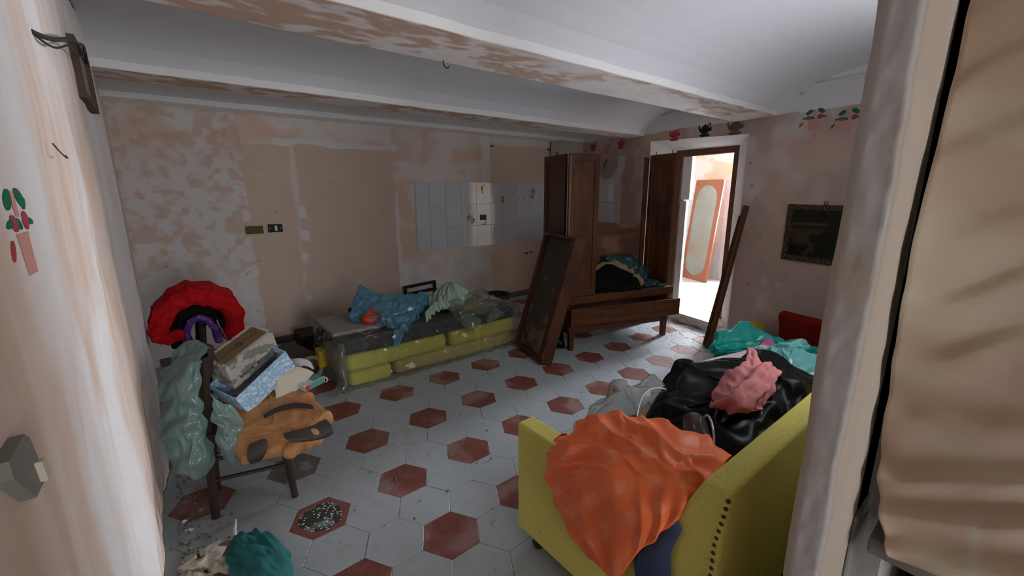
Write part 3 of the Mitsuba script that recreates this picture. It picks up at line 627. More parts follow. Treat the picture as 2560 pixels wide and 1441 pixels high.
# (the box's local x runs along the wall)
o = m3.Manifold.cube([.46, .22, .03], True) - m3.Manifold.cube([.40, .17, .04], True).translate([0, 0, -.008]); om = o.to_mesh()
add('frame', moved(trimesh.Trimesh(om.vert_properties[:, :3], om.tri_verts), ML), 'rust', t); add('back', moved(box([-.20, -.085, -.004], [.20, .085, .012]), ML), 'mortar', t)
add('strut', moved(box([.12, -.085, -.012], [.16, .085, .0], .004), ML), 'rust', t)
t = thing('electric_wires', 'dark wires hanging from a hole in the left wall up to the rusty box', 'wires')
for off in (0.0, 0.02):
    q = spline([[-.182, 1.57, 1.925], [-.165, 1.75, 1.955 - off], [-.16, 2.05, 2.03 - off], [-.155, 2.4, 2.10 - 2 * off], [-.16, 2.62, 2.125], [-.165, 2.70, 2.10]], 30)
    add('wire', tube(q, .006 if off == 0 else .003, 6), 'wire_dark', t)
add('hook', tube(spline([[-.175, 1.45, 1.665], [-.165, 1.45, 1.645], [-.16, 1.48, 1.635], [-.165, 1.51, 1.642]], 10), .0018, 6), 'iron', label='small rusty hook in the left wall above the plant stencil', cat='hook')
t = thing('wall_recess_box', 'grey mortared recess with a loose cream insert in the left wall close to the camera', 'recess')

MS = frame([-0.170, 0.66, 1.20], [0, 1.0, 0], [0, 0, 1.0], [-1.0, 0, 0])
o = m3.Manifold.hull_points(np.array([[x, y, z] for x, y in ((.0, .072), (.070, .072), (.085, .058), (.105, -.008), (.050, -.004), (.03, .02), (.0, .05)) for z in (-.001, .03)])); om = o.to_mesh()
add('mortar', moved(trimesh.Trimesh(om.vert_properties[:, :3], om.tri_verts), MS), 'mortar', t)
add('insert', moved(trimesh.convex.convex_hull(np.array([[x, y, z] for x, y in ((.072, .030), (.088, .028), (.100, .004), (.078, .0)) for z in (-.008, .02)])), MS), 'ivory_plastic', t)
# pipe ends and nails on the back wall
for x, z, r in ((4.15, 0.64, .014), (4.25, 0.645, .012)): add('pipe_stub', moved(trimesh.creation.cylinder(r, .05), frame([x, 4.83, z], [1.0, 0, 0], [0, 0, 1.0])), 'rust', label=('capped water pipe end in the back wall, farther from the leaning drawer' if x < 4.2 else 'capped water pipe end in the back wall, nearer the leaning drawer'), cat='pipe')
for x, z in ((3.535, 2.135), (4.585, 2.15)): add('nail', moved(trimesh.creation.cylinder(.012, .05), frame([x, 4.83, z], [1.0, 0, 0], [0, 0, 1.0])), 'iron', label='rusty nail at the top %s corner of the upper beige patch' % ('left-hand' if x < 4 else 'right-hand'), cat='nail')
add('ceiling_hook', tube(spline([[1.24, 2.10, 2.216], [1.24, 2.10, 2.19], [1.255, 2.10, 2.178], [1.268, 2.10, 2.19]], 10), .004, 6), 'iron', label='small black hook screwed into the underside of the wide ceiling beam', cat='hook')
add('wall_bracket', tube(spline([RP(2.10, 1.97, .0), RP(2.10, 1.96, .03), RP(2.13, 1.90, .035), RP(2.15, 1.85, .03)], 12), .009, 6), 'iron', label='bent black bracket on the pale ring of the right wall', cat='bracket')

# ------------------------------------------------------------------ framed picture on the right wall
t = thing('framed_painting', 'dark old painting in a carved gilt brown frame on the right wall', 'painting')
def gilt(p, n, uv):
    a, b, r = voronoi(p.y * 55, p.z * 55); return mix((0.10, 0.06, 0.022), (0.02, 0.014, 0.008), smoothstep(0.15, 0.5, a))
mat('gilt', proc(gilt), 0.45, 0.5)
def canvas_(p, n, uv):
    s = (p.x - 4.521) * 0.2065 + (p.y - 1.963) * 0.9785; w = fbm(s * 9, p.z * 9, 3.0, 4)
    c = mix((0.005, 0.006, 0.004), (0.016, 0.018, 0.011), w)
    c = mix(c, (0.06, 0.05, 0.015), 0.8 * smoothstep(0.022, 0.005, dr.abs(p.z - 1.27 + 0.02 * w)) * smoothstep(0.35, 0.55, noise(s * 9, 0.0, 4.0)))
    return mix(c, (0.055, 0.035, 0.018), 0.9 * smoothstep(0.5, 0.65, fbm(s * 7, p.z * 7, 8.0, 3)) * smoothstep(1.26, 1.18, p.z))
mat('canvas', proc(canvas_), 0.25, 0.4)
S0, S1, Z0, Z1 = -1.08, -0.485, 0.93, 1.425
for nm, b in (('frame_rail', rbox(S0, S1, Z1 - .045, Z1, -.032, -.002)), ('frame_rail', rbox(S0, S1, Z0, Z0 + .045, -.032, -.002)), ('frame_stile', rbox(S0, S0 + .045, Z0 + .045, Z1 - .045, -.032, -.002)), ('frame_stile', rbox(S1 - .045, S1, Z0 + .045, Z1 - .045, -.032, -.002))): add(nm, b, 'gilt', t)
add('canvas', rbox(S0 + .04, S1 - .04, Z0 + .04, Z1 - .04, -.016, -.006), 'canvas', t)
a = np.linspace(0, 2 * PI, 16); add('hanging_ring', tube([RP(-.782 + .014 * math.cos(k), Z1 + .016 + .014 * math.sin(k), .012) for k in a], .0035, 6, caps=False), 'iron', t)

# ------------------------------------------------------------------ wardrobe taken half apart
t = thing('wardrobe', 'dark brown wooden wardrobe without top, half taken apart, standing on its drawer base', 'wardrobe')
def wbox(s0, s1, d0, d1, z0, z1, bev=.004): return moved(box([s0, d0, z0], [s1, d1, z1], bev), MW)
for s0, d0 in ((-.01, 0.0), (1.155, 0.0), (-.01, .43), (1.19, .43)): add('leg', moved(trimesh.convex.convex_hull(np.array([[s0 + a * .055 + (.006 if z == 0 else 0) * (1 - 2 * a), d0 + b * .05, z] for a in (0, 1) for b in (0, 1) for z in (0, .19)])), MW), 'wood_upright', t)
add('base_rail', wbox(-.012, 1.235, .015, .035, .165, .265), 'wood_level', t); add('base_rail', wbox(-.012, 1.235, .45, .47, .165, .45), 'wood_level', t)
add('base_side', wbox(-.012, .012, .035, .46, .165, .45), 'wood_level', t); add('base_side', wbox(1.215, 1.24, .035, .46, .165, .45), 'wood_level', t)
add('base_top', wbox(-.02, 1.25, .03, .48, .452, .472), 'wood_level', t); add('base_lip', wbox(-.03, 1.26, -.005, .05, .472, .548), 'wood_level', t)
# the drawer, pulled out askew
dm = np.eye(4); dm[:3, 3] = [0, -.02, .26]; dm = dm @ rotz(-.055)
def dbox(s0, s1, d0, d1, z0, z1, bev=.003): return moved(moved(box([s0, d0, z0], [s1, d1, z1], bev), dm), MW)
dk = add('drawer', cat_([dbox(-.02, 1.27, -.02, .0, .0, .175)]), 'wood_level', t)
add('drawer_side', dbox(.0, .015, .0, .36, .01, .16), 'wood_level', dk); add('drawer_side', dbox(1.235, 1.25, .0, .36, .01, .16), 'wood_level', dk); add('drawer_bottom', dbox(.015, 1.235, .0, .36, .012, .02), 'board_raw', dk)
for s in (.33, .95): add('knob', moved(moved(trimesh.creation.icosphere(2, .014), dm @ frame([s, -.026, .09], [1, 0, 0], [0, 1, 0])), MW), 'wood_upright', dk)
def panel(M, w, h, fw, th, mtl, name, lower=None):
    """A framed door: two stiles, two or three rails and the sunk panels; local x across, y up, z thickness (front at 0)."""
    k = add(name, moved(cat_([box([0, 0, 0], [fw, h, th], .003), box([w - fw, 0, 0], [w, h, th], .003)]), M), mtl, t)
    rails = [(0, fw * 1.3), (h - fw * 1.3, h)] + ([(lower, lower + fw * 1.1)] if lower else [])
    for a, b in rails: add('rail', moved(box([fw, a, .001], [w - fw, b, th - .001], .003), M), 'wood_level', k)
    zs = sorted(rails)
    for (a, b), (c, d) in zip(zs[:-1], zs[1:]): add('sunk_panel', moved(box([fw - .004, b - .004, th * .45], [w - fw + .004, c + .004, th * .7]), M), mtl, k)
    return k
def mw(o, u, v): return MW @ frame(o, u, v)
panel(mw([-.055, .0, .55], [1.0, 0, 0], [0, 0, 1.0]) @ np.diag([1, 1, -1.0, 1]), .325, 1.33, .052, .024, 'wood_upright', 'door')
panel(mw([-.03, .55, .475], [0, -1.0, 0], [0, 0, 1.0]) @ np.diag([1, 1, -1.0, 1]), .43, 1.41, .06, .024, 'wood_upright', 'side_panel', .60)
panel(mw([1.212, .055, .475], [0, 1.0, 0], [0, 0, 1.0]), .385, 1.45, .06, .024, 'wood_upright', 'side_panel')
add('back_post', wbox(1.16, 1.21, .445, .475, .475, 1.905), 'wood_upright', t)
def ragged():
    s = np.linspace(.36, 1.16, 30); top = np.where(s < .83, 1.215 - .015 * (s - .36) / .5, 1.19 + .012 * (s - .83) / .3)
    P = np.array([[a, .452, z] for a in (0,) for z in (0,)]); f = np.stack([np.stack([s, 0 * s + .475, top], 1), np.stack([s, 0 * s + .475, 0 * s + .475], 1)], 1)
    V, F = grid_mesh(f); return moved(thicken(V, F, .008), MW)
add('back_board', ragged(), 'board_back', t)
for s, d in ((.12, .012), (1.225, .12), (1.225, .36), (.04, .40), (-.03, .3)): add('dowel', moved(trimesh.creation.cylinder(.005, .04), MW @ frame([s, d, 1.90 if s < 1 else 1.935], [1, 0, 0], [0, 1, 0])), 'wood_upright', t)
add('hinge_edge', wbox(-.0565, -.0535, -.026, -.001, .60, 1.86, .0005), 'brass_edge', t, label='worn pale edge of the door')
mat('brass_edge', (0.42, 0.26, 0.14), 0.4, 0.5)

# tray-like loose drawer leaning on the wardrobe
t = thing('leaning_drawer', 'loose shallow wooden drawer stood on end and leaning against the wardrobe, its raw bottom showing', 'drawer')
B = np.array([-.26, -.966, 0]); E_ = np.array([.966, -.26, 0]); UP = math.sin(.29) * E_ + math.cos(.29) * np.array([0, 0, 1.0]); NRM = np.cross(B, UP)
WD, HT, DP = .60, 1.17, .11
MT = frame(np.array([2.611, 3.225, 0.034]) - NRM * DP, B, UP, NRM)      # local z points away from the wardrobe
add('bottom_board', moved(box([.03, .03, .052], [WD - .03, HT - .03, .062]), MT), 'board_raw', t)
for nm, l, h in (('side_board', [0, 0, 0], [WD, .032, DP]), ('side_board', [0, HT - .032, 0], [WD, HT, DP]), ('side_board', [0, .032, 0], [.032, HT - .032, DP]), ('front_board', [WD - .075, .032, .0], [WD, HT - .032, DP + .01])): add(nm, moved(box(l, h, .003), MT), 'wood_upright', t)

# battens leaning beside the door
t = thing('batten', 'long dark wooden batten leaning on the wall edge right of the door', 'batten')
def stick(a, b, w, d, side):
    a, b, side = np.array(a), np.array(b), np.array(side, float); u = (b - a); L = np.linalg.norm(u); u /= L; side = side - u * (side @ u); side /= np.linalg.norm(side)
    return moved(box([-w / 2, -d / 2, 0], [w / 2, d / 2, L], .003), frame(a, side, np.cross(u, side), u))
add('board', stick([4.055, 1.925, .006], [4.46, 1.885, 1.40], .030, .055, [.3, .95, 0]), 'wood_upright', t)
t = thing('batten', 'shorter brown batten standing behind the long one right of the door', 'batten')
add('board', stick([4.10, 1.985, .006], [4.47, 1.93, 1.30], .022, .045, [.3, .95, 0]), 'wood_upright', t)

# ------------------------------------------------------------------ things in the bathroom
t = thing('oval_mirror', 'oval mirror on a reddish wooden board leaning on the bathroom wall', 'mirror')
mat('mirror_board', (0.21, 0.066, 0.030), 0.45, 0.4); scene['mat_mirror_glass'] = {'type': 'roughconductor', 'alpha': 0.05, 'specular_reflectance': rgb(.52, .57, .56)}
MM = frame([6.60, 3.27, NZ + .004], np.array([.39, .92, 0]) / np.hypot(.39, .92), np.array([.10 * .92, -.10 * .39, .99]))   # x to the left in the picture, y up, z = x cross y
MMW = .63; MMH = 1.62
add('board', moved(box([0, 0, -.012], [MMW, MMH, .012], .002), MM), 'mirror_board', t)
def stadium(r, h0, h1, n=24):
    a = np.linspace(0, PI, n); up = [(r * math.cos(k), h1 + r * math.sin(k)) for k in a]; dn = [(-r * math.cos(k), h0 - r * math.sin(k)) for k in a]; return up + dn
from shapely.geometry import Polygon as _P
g = trimesh.creation.extrude_polygon(_P([(x + MMW / 2 + .0, y) for x, y in stadium(.235, .30, 1.30)]), .005, engine='earcut')
side = 1 if (MM[:3, 2] @ (CAM - MM[:3, 3])) > 0 else -1
g.apply_translation([0, 0, .012 if side > 0 else -.017]); add('glass', moved(g, MM), 'mirror_glass', t)
for x, y in ((.315, 1.49), (.315, .11), (.11, .80), (.52, .80)): add('clip', moved(trimesh.creation.cylinder(.008, .004), MM @ frame([x, y, (.019 if side > 0 else -.019)], [1, 0, 0], [0, 1, 0])), 'iron', t)
for k in range(2):
    for j in range(6): add('tile', prism([(5.02 + .135 * k, 2.832 + .06 * k), (5.152 + .135 * k, 2.891 + .06 * k), (5.149 + .135 * k, 2.899 + .06 * k), (5.017 + .135 * k, 2.840 + .06 * k)], NZ + .22 * j, NZ + .22 * j + .218), 'bath_tile', stub)
t = thing('wall_cupboard', 'plain white cupboard hanging above the tiled stub wall beyond the door', 'cupboard')
add('body', prism([(5.02, 2.80), (5.42, 2.98), (5.42, 3.4), (5.0, 3.4)], 1.44, 2.4), 'reveal_white', t)
# ------------------------------------------------------------------ fabrics, plastics
def film(name, tint, body, w, rough=0.25, spec=0.6):
    """Thin plastic film: part clear, part milky."""
    scene['mat_' + name] = {'type': 'blendbsdf', 'weight': float(w), 'a': {'type': 'thindielectric', 'int_ior': 1.5, 'specular_transmittance': rgb(*tint)},
                   'b': {'type': 'twosided', 'nested': {'type': 'principled', 'base_color': rgb(*body), 'roughness': rough, 'specular': spec}}}
    return name
film('film_clear', (.95, .95, .92), (.60, .59, .55), .06, .15, .8)
film('film_grey', (.88, .88, .86), (.45, .43, .40), .13, .2, .8)
film('film_blue', (.55, .78, .88), (.18, .46, .60), .34, .18, .8)
film('film_green', (.66, .80, .76), (.36, .50, .47), .32, .2, .8)
film('film_aqua', (.40, .75, .68), (.16, .44, .42), .72, .2, .8)
film('film_sheer', (.84, .88, .80), (.36, .40, .34), .20, .15, .8)
def felt(p, n, uv):
    f = noise(p.x * 160, p.y * 160, p.z * 160); g = noise(p.x * 34, p.y * 34, p.z * 60)
    c = mix((0.57, 0.515, 0.12), (0.67, 0.61, 0.17), f)
    return mix(c, (0.07, 0.06, 0.025), 0.8 * smoothstep(0.90, 0.96, g) * f)
mat('sofa_felt', proc(felt), 0.9, 0.1, sheen=0.4)
mat('cushion_lime', (0.50, 0.47, 0.09), 0.9, 0.1, sheen=0.3); mat('cushion_dark', (0.030, 0.029, 0.030), 0.85, 0.2); mat('cushion_tan', (0.45, 0.36, 0.12), 0.9, 0.1)
mat('satin_orange', VC, 0.42, 0.35, two=True, sheen=0.25); mat('cloth_vc', VC, 0.8, 0.2, two=True, sheen=0.2); mat('leather_vc', VC, 0.55, 0.35, two=True)
mat('cloth_navy', (0.052, 0.075, 0.15), 0.85, 0.15, two=True, sheen=0.3); mat('cloth_pink', (0.44, 0.155, 0.155), 0.85, 0.15, two=True, sheen=0.4)
mat('cloth_teal', (0.014, 0.105, 0.10), 0.85, 0.2, two=True, sheen=0.4); mat('cloth_red', (0.42, 0.004, 0.006), 0.8, 0.2, two=True, sheen=0.3); mat('cloth_black', (0.004, 0.004, 0.0045), 0.8, 0.1, two=True)
mat('satin_purple', (0.085, 0.022, 0.20), 0.35, 0.5, two=True); mat('bin_bag_black', (0.0035, 0.0035, 0.004), 0.36, 0.16, two=True); mat('bin_bag_green', (0.012, 0.045, 0.045), 0.22, 0.6, two=True)
mat('bag_teal', (0.01, 0.30, 0.255), 0.28, 0.5, two=True); mat('bag_yellow', (0.44, 0.30, 0.01), 0.4, 0.4, two=True); mat('bag_white', (0.46, 0.41, 0.37), 0.45, 0.4, two=True)
mat('cloth_brown', (0.10, 0.075, 0.055), 0.85, 0.15, two=True); mat('velvet_red', (0.16, 0.008, 0.004), 0.85, 0.1, two=True); mat('cloth_tan', (0.30, 0.19, 0.10), 0.85, 0.15, two=True)
mat('lace_green', (0.40, 0.52, 0.41), 0.6, 0.3, two=True); mat('card_cream', (0.56, 0.50, 0.41), 0.8, 0.15); mat('paper_white', (0.66, 0.65, 0.68), 0.8, 0.15, two=True); mat('bag_pinkwhite', VC, 0.35, 0.45, two=True)
mat('stud', (0.05, 0.035, 0.02), 0.35, 0.6, metal=0.6); mat('tomato', (0.50, 0.045, 0.02), 0.35, 0.4); mat('chrome', (0.6, 0.6, 0.62), 0.25, 0.6, metal=0.9)

def sheet(ctrl, n, m, slack=1.12, iters=90, keep=.03, seed=0, ns=6., thick=.0025, kick=.004, bend=.4, sub=1, push=None, col=None, fine=1.02, disp=None):
    """A crumpled cloth: a smooth sheet through control points, buckled into broad folds on a coarse net, then finely, rounded and given thickness."""
    n0, m0 = max(6, n // 3), max(6, m // 3)
    V, F = grid_mesh(bezier_patch(np.array(ctrl), n0, m0))
    uv = np.stack(np.meshgrid(np.linspace(0, 1, n0), np.linspace(0, 1, m0), indexing='ij'), -1).reshape(-1, 2); uv = np.hstack([uv, np.zeros((len(uv), 1))])
    V = wrinkle(V, F, slack, iters, keep, bend, seed, noise_scale=ns * .6, kick=kick * 2.5, push=push)
    (V2, F2), (uv, _) = loop(V, F, 1), loop(uv, F, 1); V = np.array(V2)
    if push is not None: V = push(V)
    if disp is not None:
        N = np.array(trimesh.Trimesh(V, F2, process=False).vertex_normals); U = np.array(uv); V = V + N * disp(U[:, 0], U[:, 1])[:, None]
        if push is not None: V = push(V)
    V = wrinkle(V, np.array(F2), 1 + (slack - 1) * .45, iters // 2, .05, bend, seed + 1, noise_scale=ns, kick=kick * .6, push=push)
    (V2, F3), (uv, _) = loop(V, F2, 1), loop(uv, F2, 1); V = np.array(V2)
    if fine > 1: V = wrinkle(V, np.array(F3), fine, 24, .08, bend, seed + 2, noise_scale=ns * 2, kick=kick * .15, push=push)
    if push is not None: V = push(V)
    M = thicken(V, np.array(F3), thick)
    if col is None: return M, None
    c = col(np.array(uv)[:, 0], np.array(uv)[:, 1], V); return M, np.vstack([c, c])
def blob(groups, edge=.02, smooth=8, slack=1.10, iters=80, keep=.03, seed=0, ns=8., kick=.004, bend=.35, sub=0, zmin=None, push=None):
    """A crumpled closed body (bag, bundle): the hulls of spheres, buckled coarsely, then finely."""
    t = hull_spheres(groups, edge * 2.0, smooth); V, F = np.array(t.vertices), np.array(t.faces)
    def ps(V):
        if push is not None: V = push(V)
        if zmin is not None: V[:, 2] = np.maximum(V[:, 2], zmin)
        return V
    V = ps(wrinkle(V, F, slack, iters, keep, bend, seed, noise_scale=ns * .6, kick=kick * 2.5, push=ps))
    V, F = loop(V, F, 1); V = ps(np.array(V))
    V = ps(wrinkle(V, F, 1 + (slack - 1) * .5, iters // 2, .05, bend, seed + 1, noise_scale=ns, kick=kick * .5, push=ps))
    if sub: V, F = loop(V, F, sub); V = ps(np.array(V))
    return trimesh.Trimesh(V, F, process=False)

# ------------------------------------------------------------------ the two chairs
def make_chair(M, label):
    t = thing('wooden_chair', label, 'chair', None)
    A_ = lambda m: moved(m, M)
    for y, nm in ((.0, 0), (.24, 1)):
        add('rear_leg', A_(tube(spline([[0, y, 0], [.012, y, .22], [.028, y, .46], [.045, y, .66], [.055, y, .80]], 14), np.linspace(.019, .022, 14), 8)), 'chair_wood', t)
    for y in (-.05, .30): add('front_leg', A_(tube(spline([[.345, y, 0], [.332, y, .22], [.32, y, .43]], 10), np.linspace(.016, .022, 10), 8)), 'chair_wood', t)
    for y0, y1 in ((0, -.05), (.24, .30)):
        for z in (.20, .31): add('stretcher', A_(tube([[.012 + z * .03, y0, z], [.335 - z * .03, y1, z]], .0095, 7)), 'chair_wood', t)
    add('stretcher', A_(tube([[.33, -.05, .26], [.33, .30, .26]], .0095, 7)), 'chair_wood', t); add('stretcher', A_(tube([[.02, 0, .24], [.02, .24, .24]], .0095, 7)), 'chair_wood', t)
    add('seat', A_(prism([(.0, -.03), (.36, -.085), (.37, .335), (.0, .27)], .43, .455)), 'chair_wood', t)
    r = np.array([[.040, -.035, .72], [.068, .02, .72], [.072, .12, .72], [.068, .22, .72], [.040, .275, .72]])
    q = spline(r, 16)
    add('crest_rail', A_(thicken(*grid_mesh(np.stack([q, q + [.012, 0, .085]], 1)), .020)), 'chair_wood', t)
    q = spline(r - [.02, 0, .16], 16); add('back_slat', A_(thicken(*grid_mesh(np.stack([q, q + [.006, 0, .045]], 1)), .014)), 'chair_wood', t)
    return t
make_chair(frame([-.014, 2.309, 0], [np.cos(-.10), np.sin(-.10), 0], [-np.sin(-.10), np.cos(-.10), 0]), 'dark wooden chair by the left wall holding two cardboard boxes and a tan bag')
make_chair(frame([.035, 3.27, 0], [1.0, .02, 0], [-.02, 1.0, 0]), 'dark wooden chair behind the box-laden one, a red jacket over its back')

# red jacket with black and purple lining draped over the second chair's back (drawn as arches along y)
t = thing('red_jacket', 'bright red jacket with black and purple lining thrown over a chair back', 'jacket')
def roll(path, ys, r, edge, slack, seed, bulge=0.0, **k):
    """A thick cloth bent along path (x, z), filling ys = (y0, y1)."""
    g = []
    for (x0, z0), (x1, z1) in zip(path[:-1], path[1:]): g.append([(x, y, z, r) for x, z in ((x0, z0), (x1, z1)) for y in ys] + ([(x, sum(ys) / 2, z + bulge, r) for x, z in ((x0, z0), (x1, z1))] if bulge else []))
    return blob(g, edge, 4, slack, 80, .022, seed, **k)
add('shell', roll([(-.115, .735), (-.085, .81), (-.02, .875), (.06, .91), (.15, .89), (.235, .835), (.262, .76), (.25, .65)], (3.30, 3.60), .058, .020, 1.16, 3, .012, ns=7., kick=.006, bend=.6, sub=1), 'cloth_red', t, smooth=True)
add('sleeve', roll([(-.125, .74), (-.135, .705), (-.09, .685), (-.04, .70)], (3.235, 3.42), .030, .016, 1.16, 5, .0, ns=8., kick=.005, bend=.6, sub=1), 'cloth_red', t, smooth=True)
add('lining', roll([(-.055, .635), (-.045, .73), (.0, .805), (.065, .835), (.125, .81), (.165, .745), (.18, .72)], (3.265, 3.52), .028, .016, 1.12, 9, ns=9., sub=1), 'cloth_black', t, smooth=True)
add('purple_lining', roll([(.015, .56), (.0, .64), (.005, .71), (.030, .765), (.075, .785), (.122, .758), (.150, .70), (.160, .625)], (3.235, 3.45), .020, .014, 1.16, 12, ns=9., sub=1), 'satin_purple', t, smooth=True)
add('zip', tube(spline([[.165, 3.215, .76], [.180, 3.21, .70], [.195, 3.205, .645], [.20, 3.20, .60]], 14), .004, 6), 'chrome', t)
a = np.linspace(0, 2 * PI, 16); add('zip_pull', tube(np.stack([.205 + .012 * np.cos(a), a * 0 + 3.20, .585 + .012 * np.sin(a)], 1), .0045, 6, caps=False), 'chrome', t)

# pale green plastic bag over the first chair's back
t = thing('plastic_bag', 'pale green translucent plastic bag hung over the back of the chair at the left wall', 'plastic bag')
pts = [[(-.10, 2.20, .36), (-.06, 2.19, .33), (-.02, 2.21, .32), (.02, 2.24, .36)], [(-.135, 2.26, .47), (-.07, 2.20, .47), (-.02, 2.20, .47), (.015, 2.24, .48)], [(-.130, 2.32, .60), (-.07, 2.24, .62), (-.02, 2.23, .62), (.012, 2.25, .64)],
       [(-.115, 2.38, .71), (-.06, 2.29, .745), (-.01, 2.26, .775), (.03, 2.27, .775)], [(-.05, 2.52, .80), (.0, 2.50, .83), (.04, 2.46, .83), (.065, 2.44, .81)], [(.06, 2.50, .78), (.09, 2.42, .78), (.105, 2.36, .77), (.11, 2.36, .76)]]
M_, _ = sheet(np.array(pts), 60, 44, 1.26, 100, .016, 21, 9., .0015, .007, .15, fine=1.06)
add('outer_fold', M_, 'film_green', t, smooth=True)
M_, _ = sheet(np.array([[(.055, 2.20, .66), (.075, 2.20, .62), (.10, 2.21, .60), (.12, 2.23, .58)], [(.045, 2.19, .56), (.075, 2.17, .54), (.105, 2.18, .52), (.14, 2.20, .50)], [(.045, 2.19, .45), (.075, 2.16, .43), (.10, 2.17, .42), (.12, 2.20, .43)], [(.055, 2.20, .36), (.07, 2.18, .34), (.085, 2.18, .33), (.10, 2.20, .35)]]), 42, 30, 1.26, 100, .016, 22, 10., .0015, .006, .15, fine=1.06)
add('inner_fold', M_, 'film_green', t, smooth=True)

# ------------------------------------------------------------------ on the first chair: tan bag, boxes, small things
def tan_col(u, v, V):
    c = np.tile([.40, .185, .068], (len(u), 1)); c *= (0.85 + 0.3 * meshkit.fbm(V * 30, 3, 2))[:, None]
    return c
t = thing('tan_bag', 'flattened tan leather bag with dark brown patches on the chair seat', 'bag')
g = [[(.10, 2.26, .445, .035), (.13, 2.45, .50, .04), (.30, 2.42, .50, .045), (.27, 2.17, .43, .05)], [(.27, 2.17, .43, .05), (.30, 2.42, .50, .05), (.43, 2.30, .47, .055), (.40, 2.05, .405, .05)], [(.10, 2.22, .43, .03), (.27, 2.17, .43, .045), (.37, 2.04, .40, .045), (.14, 2.11, .375, .03)], [(.30, 2.02, .385, .035), (.47, 2.12, .44, .045), (.43, 2.28, .47, .045)]]
def off_seat(V):
    i = (V[:, 0] > -.02) & (V[:, 0] < .36) & (V[:, 1] > 2.2) & (V[:, 1] < 2.62) & (V[:, 2] < .462); V[i, 2] = .462; return V
m = blob(g, .015, 2, 1.13, 80, .035, 31, 7., .004, .75, 1, push=off_seat); V_ = np.array(m.vertices)
add('body', m, 'leather_vc', t, smooth=True, color=tan_col(V_[:, 0], V_[:, 1], V_))
mat('leather_dark', (0.035, 0.026, 0.021), 0.5, 0.35, two=True)
def patch(ctrl, m, nm, seed, th=.002): M_, _ = sheet(np.array(ctrl), 16, 16, 1.03, 30, .05, seed, 8., th, .002); add(nm, M_, m, t, smooth=True)
patch([[(.150, 2.075, .452), (.185, 2.065, .460), (.215, 2.06, .462)], [(.135, 2.052, .418), (.175, 2.045, .428), (.215, 2.04, .432)], [(.135, 2.045, .385), (.17, 2.04, .392), (.20, 2.035, .40)], [(.15, 2.055, .365), (.17, 2.05, .365), (.185, 2.045, .372)]], 'leather_dark', 'dark_patch', 41)
patch([[(.285, 2.035, .475), (.36, 2.03, .468), (.43, 2.045, .462), (.475, 2.065, .465)], [(.29, 2.01, .452), (.36, 2.0, .44), (.43, 2.005, .428), (.49, 2.02, .43)], [(.32, 2.0, .43), (.38, 1.995, .415), (.44, 2.0, .402), (.485, 2.015, .40)]], 'leather_dark', 'dark_trim', 42)
patch([[(.235, 2.20, .512), (.30, 2.21, .528), (.37, 2.20, .530), (.44, 2.16, .512)], [(.235, 2.18, .500), (.30, 2.19, .512), (.37, 2.175, .512), (.44, 2.135, .498)]], 'leather_dark', 'dark_strap', 43, .004)
# the two boxes
LB, WB_, HB = np.array([.8126, .3575, .4604]), np.array([-.4654, .8735, .1431]), np.array([-.351, -.3305, .8761])
MB2 = frame([.183, 2.30, .491], LB, WB_, HB)
t = thing('floral_box', 'open cardboard box covered in blue and white flowered paper, tilted on the tan bag', 'box')
def floral(p, n, uv):
    a, b, r = voronoi(p.x * 55 + p.z * 22, p.y * 20 + p.z * 60); w = fbm(p.x * 45, p.y * 45, p.z * 45, 3)
    line = smoothstep(0.10, 0.03, b - a)
    c = mix((0.16, 0.36, 0.62), (0.34, 0.55, 0.76), w)
    return mix(c, (0.70, 0.76, 0.82), dr.maximum(line, 0.85 * smoothstep(0.52, 0.66, fbm(p.x * 70, p.y * 70, p.z * 70, 2))))
mat('floral_paper', proc(floral), 0.6, 0.25)
L_, W_, H_ = .31, .20, .13
add('front_side', moved(box([0, 0, 0], [L_, .004, H_]), MB2), 'floral_paper', t); add('end_side', moved(box([0, .004, 0], [.004, W_, H_]), MB2), 'floral_paper', t); add('end_side', moved(box([L_ - .004, .004, 0], [L_, W_, H_]), MB2), 'floral_paper', t); add('back_side', moved(box([0, W_ - .004, 0], [L_, W_, H_]), MB2), 'floral_paper', t); add('base', moved(box([0, 0, -.003], [L_, W_, 0]), MB2), 'card_cream', t)
fl = np.array([[(.16, -.001, .000), (.19, -.002, .030), (.20, -.0025, .034), (L_, -.0025, .0)], [(.13, -.035, -.02), (.18, -.038, -.02), (.26, -.04, -.025), (L_ + .02, -.042, -.02)], [(.08, -.065, -.045), (.16, -.07, -.05), (.25, -.075, -.055), (L_ + .03, -.08, -.05)]]) 
Vf, Ff = grid_mesh(bezier_patch(fl, 8, 10)); add('torn_flap', moved(thicken(Vf, Ff, .003), MB2), 'card_cream', t)
LB1, WB1, HB1 = np.array([.823, .4476, .3498]), np.array([-.527, .8314, .176]), np.array([-.2121, -.3292, .9202])
MB1 = frame([.150, 2.362, .610], LB1, WB1, HB1)
t = thing('patterned_box', 'cream damask-patterned box with a dark lettered band, lying in the blue flowered box', 'box')
def damask(p, n, uv):
    w = fbm(p.x * 26, p.y * 26, p.z * 26, 3); v = fbm(p.x * 60, p.y * 60, p.z * 60, 2)
    return mix((0.44, 0.41, 0.35), (0.145, 0.165, 0.14), smoothstep(0.47, 0.56, w) * (0.6 + 0.4 * v))
mat('damask_paper', proc(damask), 0.7, 0.2); mat('band_mauve', (0.085, 0.062, 0.07), 0.6, 0.2); mat('letter_cream', (0.40, 0.37, 0.33), 0.7, 0.1); mat('lid_brown', (0.155, 0.105, 0.058), 0.75, 0.15); mat('print_brown', (0.045, 0.028, 0.014), 0.75, 0.15)
l_, w_, h_ = .283, .138, .150
add('body', moved(box([0, 0, 0], [l_, w_, h_ - .004], .002), MB1), 'damask_paper', t)
